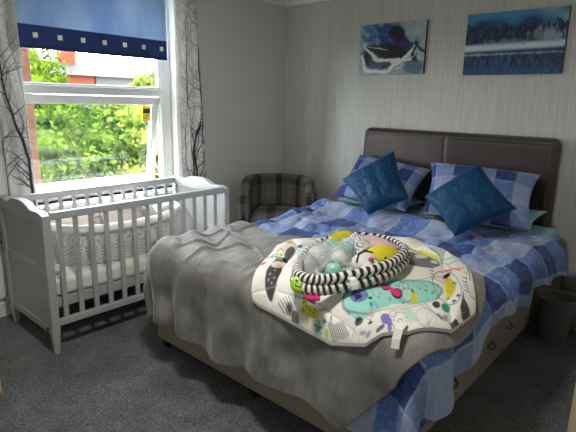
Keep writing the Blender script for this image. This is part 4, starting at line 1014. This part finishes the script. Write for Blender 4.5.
def art_swirl(U, V):
    n1 = fieldnoise(U*1.3, V, 5, 81); n2 = fieldnoise(U+V*.6, V-U*.4, 12, 82); n3 = fieldnoise(U*1.4, V, 28, 83)
    w_ = .05*n1+.025*n2; x, y = U+w_, V+.05*fieldnoise(U, V, 4, 84)
    c = np.ones(U.shape+(3,))*np.array(lin((150, 176, 184)))
    c = mixc(c, (178, 190, 192), .5+n2)
    c = mixc(c, (60, 120, 160), np.clip(1.3-np.hypot((x-.32)/.35, (y-.85)/.30), 0, 1)*1.6*(.6+.8*n2))
    c = mixc(c, (30, 50, 130), np.clip(1.2-np.hypot((x-.42)/.26, (y-.72)/.30), 0, 1)*2.0*(.7+.6*n3))
    c = mixc(c, (50, 46, 120), np.clip(1.1-np.hypot((x-.64)/.14, (y-.52)/.32), 0, 1)*3)
    c = mixc(c, (24, 24, 48), np.clip(1.1-np.hypot((x-.60)/.13, (y-.78)/.22), 0, 1)*3*(.5+n2+.3))
    c = mixc(c, (26, 24, 38), np.clip(1.15-np.hypot((x-.38)/.36, (y-.36)/.25), 0, 1)*3.5)
    c = mixc(c, (70, 88, 108), np.clip(1.05-np.hypot((x-.34)/.18, (y-.20)/.14), 0, 1)*3*(.5+n2))
    c = mixc(c, (40, 44, 56), np.clip(1.1-np.hypot((x-.82)/.10, (y-.40)/.30), 0, 1)*3*(.7+n3))
    c = mixc(c, (90, 116, 130), np.clip(1.1-np.hypot((x-.86)/.16, (y-.12)/.16), 0, 1)*2)
    def arc(cx, cy, rx, ry, a0, a1, wd, k=1.):
        a = np.arctan2((y-cy)/ry, (x-cx)/rx); r = np.hypot((x-cx)/rx, (y-cy)/ry)
        on = (a > a0) & (a < a1); return np.clip(1.4-np.abs(r-1)/wd*(1+1.4*np.abs(n3)), 0, 1)*on*k
    c = mixc(c, (226, 228, 228), arc(.48, .70, .42, .44, -3.0, -1.2, .09, 1.5))
    c = mixc(c, (220, 222, 224), arc(.42, .78, .36, .30, -2.7, -1.5, .04))
    c = mixc(c, (228, 230, 230), arc(.30, .38, .27, .34, -3.1, -1.0, .11, 1.5))
    for (ax_, ay_, bx_, by_, wd) in ((.42, .02, .80, .42, .035), (.10, .12, .22, .03, .04), (.52, .22, .78, .30, .03), (.05, .30, .14, .06, .03), (.62, .12, .84, .50, .02)):
        L = (bx_-ax_)**2+(by_-ay_)**2; t = np.clip(((x-ax_)*(bx_-ax_)+(y-ay_)*(by_-ay_))/L, 0, 1); d = np.hypot(x-ax_-t*(bx_-ax_), y-ay_-t*(by_-ay_))
        c = mixc(c, (228, 230, 228), np.clip((wd-d)/.012*(.8+.5*n3), 0, 1))
    c = mixc(c, (26, 28, 36), np.clip((.025-np.abs((y-.52)+(x-.86)*.8))/.02, 0, 1)*(x > .78))
    return c
def art_lake(U, V):
    n1 = fieldnoise(U, V, 6, 91); n2 = fieldnoise(U*3, V, 14, 92); n3 = fieldnoise(U*6, V*1.2, 12, 93)
    c = np.ones(U.shape+(3,))*np.array(lin((22, 62, 108)))
    c = mixc(c, (64, 140, 186), np.clip((V-.72)*4+n1*.8, 0, 1)*.9)
    c = mixc(c, (150, 180, 190), np.clip((V-.9)*6+(U-.85)*5+n1, 0, 1)*.6)
    tree_top = .78+.06*n3+.03*fieldnoise(U*20, V*0, 3, 94)
    tr = (V < tree_top) & (V > .46)
    c = np.where(tr[..., None], np.array(lin((20, 36, 66)))*(1+.9*np.clip(n3, -.5, 1))[..., None], c)
    c = mixc(c, (70, 110, 150), tr*np.clip(n2*.9-.1, 0, 1)*.6)
    hz = .44+.02*U
    c = mixc(c, (206, 216, 222), np.clip(1.5-np.abs(V-hz)/.050, 0, 1))
    c = mixc(c, (150, 176, 196), np.clip(1.3-np.hypot((U-.83)/.16, (V-.58)/.13)+.5*n2, 0, 1)*.8)
    c = mixc(c, (120, 150, 176), np.clip(1.2-np.hypot((U-.45)/.3, (V-.52)/.06)+.5*n2, 0, 1)*.6)
    w_ = V < .37
    c = np.where(w_[..., None], np.array(lin((22, 60, 112))), c)
    c = mixc(c, (50, 100, 146), w_*np.clip(.4+n2*.9+(U-.5)*.6, 0, 1)*.6)
    c = mixc(c, (12, 18, 40), w_*np.clip(1.2-np.abs(V-.22)/.16, 0, 1)*np.clip(n3+.5, 0, 1))
    c = mixc(c, (160, 186, 202), np.clip(1-np.abs(V-.33)/.02+.4*n2, 0, 1)*.7)
    return c
canvas(-2.600, -1.962, 1.752, 2.178, art_swirl, 'canvas print of blue, black and white paint swirls, left above the headboard')
canvas(-1.622, -.920, 1.735, 2.178, art_lake, 'canvas print of a misty blue forest lake, right above the headboard')

# ------------------------------------------------------------------ door leaf standing open at the right
m_door = mat('cream_door_paint', (206, 196, 166), .45)
door = MB(); A0 = Vector((-.318, 2.40)); A1 = Vector((.43, 2.27)); dd = (A1-A0).normalized(); nn = Vector((-dd.y, dd.x))
def quadprism(b, p, q, t0, t1, z0, z1):
    V = [(*(p+nn*t0), z) for z in (0,)]; V = []
    for z in (z0, z1):
        for w_ in (p+nn*t0, q+nn*t0, q+nn*t1, p+nn*t1): V.append((w_.x, w_.y, z))
    b.add(V, [(0, 3, 2, 1), (4, 5, 6, 7), (0, 1, 5, 4), (1, 2, 6, 5), (2, 3, 7, 6), (3, 0, 4, 7)])
quadprism(door, A0, A1, 0, .04, .008, 2.02); dr = door.build('door_1', m_door, bevel=.004); struct(dr)
b = MB(); quadprism(b, A0+dd*.12, A1-dd*.12, -.006, 0, .2, .95); quadprism(b, A0+dd*.12, A1-dd*.12, -.006, 0, 1.1, 1.88); b.build('door_panel', m_door, dr, bevel=.003)
b = MB(); hp = A0+dd*.06; b.tube([(hp.x, hp.y, 1.0), (hp.x-nn.x*.05, hp.y-nn.y*.05, 1.0), (hp.x-nn.x*.05+dd.x*.11, hp.y-nn.y*.05+dd.y*.11, 1.0)], .009, 10); b.build('door_handle', m_stay, dr, smooth=True)

# ------------------------------------------------------------------ pale wooden toy crate, its corner at the left of the picture
m_pine = mat('pale_pine', (206, 170, 112), .55, noise=.12, nscale=6, stretch=(1, 12, 12))
cr = thing('wooden_crate', (-2.73, .62, 0), 'low pale pine crate on the carpet at the left edge', 'crate')
x0, x1, y0, y1 = -2.86, -2.575, .45, .715
for (a, b_, c_, d_) in ((x0, x1, y1-.012, y1), (x0, x1, y0, y0+.012), (x1-.012, x1, y0+.012, y1-.012), (x0, x0+.012, y0+.012, y1-.012)):
    b = MB(); b.box(a, b_, c_, d_, .0, .07); b.build('side', m_pine, cr, bevel=.002)
b = MB(); b.box(x0+.012, x1-.012, y0+.012, y1-.012, .002, .012); b.build('bottom', m_pine, cr)

# ------------------------------------------------------------------ ceiling lamp shape, added out of view as fill light for the room
fill_lamp = thing('added_fill_light', (-1.2, .9, CH-.12), 'added fill light shaped as a round white flush ceiling fitting', 'fill light')
b = MB(); b.lathe([(0, CH-.09), (.10, CH-.085), (.15, CH-.06), (.165, CH-.02), (.165, CH-.001)], (-1.2, .9, 0), 32)
b.build('diffuser', mat('fill_diffuser', (255, 244, 224), .4, emit=1.5), fill_lamp, smooth=True)
ld = bpy.data.lights.new('fill_glow', 'AREA'); ld.shape = 'DISK'; ld.size = .3; ld.energy = FILL_W; ld.color = (1, .97, .92)
lo = bpy.data.objects.new('fill_glow', ld); COL.objects.link(lo); lo.location = (-1.2, .9, CH-.10)

# ------------------------------------------------------------------ outside
m_lawn = mat('garden_grass', (44, 60, 26), .95, noise=.3, nscale=4)
b = MB(); b.box(-70, -3.9, -40, 60, -3.0, -2.8); tag(b.build('garden_ground', m_lawn), 'green garden ground outside the window', 'ground', kind='structure')
m_brick = mat('pinkish_brick', (98, 72, 58), .9, noise=.25, spec=.05, nscale=18, stretch=(1, 1, 4))
b = MB(); b.box(-4.28, -4.10, 1.18, 1.61, -2.8, 3.0); tag(b.build('brick_pier', m_brick, bevel=.01), 'pinkish brick pier just outside the window at its left', 'wall')
def foliage_mat(name, a, c_):
    m = mat(name, a, .95, rgb2=c_, nscale=5, translucent=.25, spec=.04); return m
def tree(name, blobs, leaf, count, m, label, trunk, seed):
    r = np.random.default_rng(seed)
    x, y, z0 = trunk; t = thing(name, (x, y, z0), label, 'tree')
    b = MB(); zt = max(bb[2] for bb in blobs); b.tube([(x, y, z0), (x+.05, y+.05, (z0+zt)/2), (x, y, zt)], [.16, .12, .06], 10); b.build('trunk', m_bark, t, smooth=True)
    b = MB(); tot = sum(bb[3]*bb[4] for bb in blobs)
    for (cx, cy, cz, rx, rz) in blobs:
        n_ = int(count*rx*rz/tot); d = r.normal(size=(n_, 3)); d /= np.linalg.norm(d, axis=1)[:, None]; rad = r.uniform(.62, 1.04, n_)**.6
        lump = 1+.16*np.sin(d[:, 0]*7+cx)*np.sin(d[:, 1]*6+cy)*np.sin(d[:, 2]*7)
        C_ = np.array([cx, cy, cz])+d*(rad*lump)[:, None]*np.array([rx, rx, rz])
        u = r.normal(size=(n_, 3)); u /= np.linalg.norm(u, axis=1)[:, None]; v = np.cross(u, r.normal(size=(n_, 3))); v /= np.linalg.norm(v, axis=1)[:, None]
        s_ = leaf*r.uniform(.6, 1.3, n_)[:, None]
        Q_ = np.stack([C_-u*s_, C_+v*s_*.5, C_+u*s_, C_-v*s_*.5], 1).reshape(-1, 3)
        b.add(Q_.tolist(), [(4*i, 4*i+1, 4*i+2, 4*i+3) for i in range(n_)])
        b.ball((cx, cy, cz), (rx*.72, rx*.72, rz*.72), 16)
    b.build('foliage', m, t, fixn=False)
m_bark = mat('bark', (84, 66, 48), .9)
g1, g2, g3 = foliage_mat('bright_leaves', (14, 30, 3), (70, 88, 14)), foliage_mat('mid_leaves', (12, 28, 5), (64, 82, 24)), foliage_mat('yellowish_leaves', (30, 46, 10), (94, 106, 40))
tree('tree', [(-9.6, 3.40, 1.72, .92, 1.0), (-9.6, 2.7, 1.6, .9, .9), (-9.5, 3.9, .9, .85, .75)], .055, 9000, g1, 'bright green bushy tree, its top left of the chimney', (-9.6, 3.2, -2.8), 1)
tree('tree', [(-7.6, 3.7, .75, .85, .65), (-7.7, 3.0, .5, 1.0, .8), (-7.6, 4.4, .4, .7, .7)], .055, 9000, g2, 'mid green leafy shrub tree below the crossbar at the left', (-7.7, 3.4, -2.8), 2)
tree('tree', [(-7.4, 4.55, .95, .75, .62), (-7.4, 4.9, .35, .8, .8), (-7.2, 4.2, .0, .7, .7)], .05, 9000, g3, 'yellowish green leafy tree in the middle of the view', (-7.4, 4.6, -2.8), 3)
tree('tree', [(-9.2, 6.1, 1.45, .62, .62), (-9.0, 6.5, 1.0, .9, .9), (-9.2, 6.9, 1.7, .5, .5)], .06, 9000, g3, 'pale green tree at the right of the view, behind the houses gap', (-9.1, 6.4, -2.8), 4)
tree('tree', [(-8.6, 5.5, .55, .8, .8), (-8.4, 6.0, .2, .9, .9)], .055, 7000, g1, 'bright green tree beside the open window sash', (-8.5, 5.6, -2.8), 5)
tree('tree', [(-6.4, 2.9, -.45, .7, .7), (-6.4, 3.7, -.6, .8, .6), (-6.4, 4.5, -.7, .8, .6)], .045, 7000, g3, 'pale bush low under the window view', (-6.4, 3.6, -2.8), 6)
m_roofg, m_wallw, m_roofr = mat('grey_slate', (31, 31, 31), .8, noise=.08, nscale=2, spec=.05), mat('white_render', (58, 57, 56), .9, spec=.05), mat('red_brick', (70, 32, 20), .9, spec=.05, noise=.12, nscale=6)
def house(name, x, y0, y1, zw, zr, wm, rm, label, chim=None):
    t = thing(name, (x, (y0+y1)/2, -2.8), label, 'house')
    b = MB(); b.box(x-6, x, y0, y1, -2.8, zw); wl = b.build('wall', wm, t)
    b = MB(); b.prism([(x+.3, zw-.05), (x-3, zr), (x-6.3, zw-.05)], 'y', y0-.2, y1+.2)
    b.build('roof', rm, t)
    for i in range(3):
        yy = y0+(y1-y0)*(i+.5)/3; b = MB(); b.box(x, x+.04, yy-.25, yy+.25, zw-2.9, zw-1.9); b.build('window_pane', mat('dark_glass', (90, 100, 110), .2), wl)
    if chim:
        for cy in chim: b = MB(); b.box(x-3.3, x-2.6, cy-.42, cy+.42, zr-.6, zr+1.5); b.box(x-3.35, x-2.55, cy-.48, cy+.48, zr+1.4, zr+1.52); b.build('chimney', m_roofr, t)
house('house', -27.5, 11.5, 14.2, 2.7, 3.5, m_roofr, m_roofg, 'brick house with grey roof and tall orange chimney beyond the trees', chim=[14.05])
house('house', -29, 15.1, 18.6, 2.75, 3.6, m_wallw, m_roofg, 'white house with pale grey slate roof beyond the trees')
house('house', -17.5, 9.3, 10.3, 1.45, 1.95, m_wallw, m_roofr, 'small white outbuilding with red roof in front of the white house')
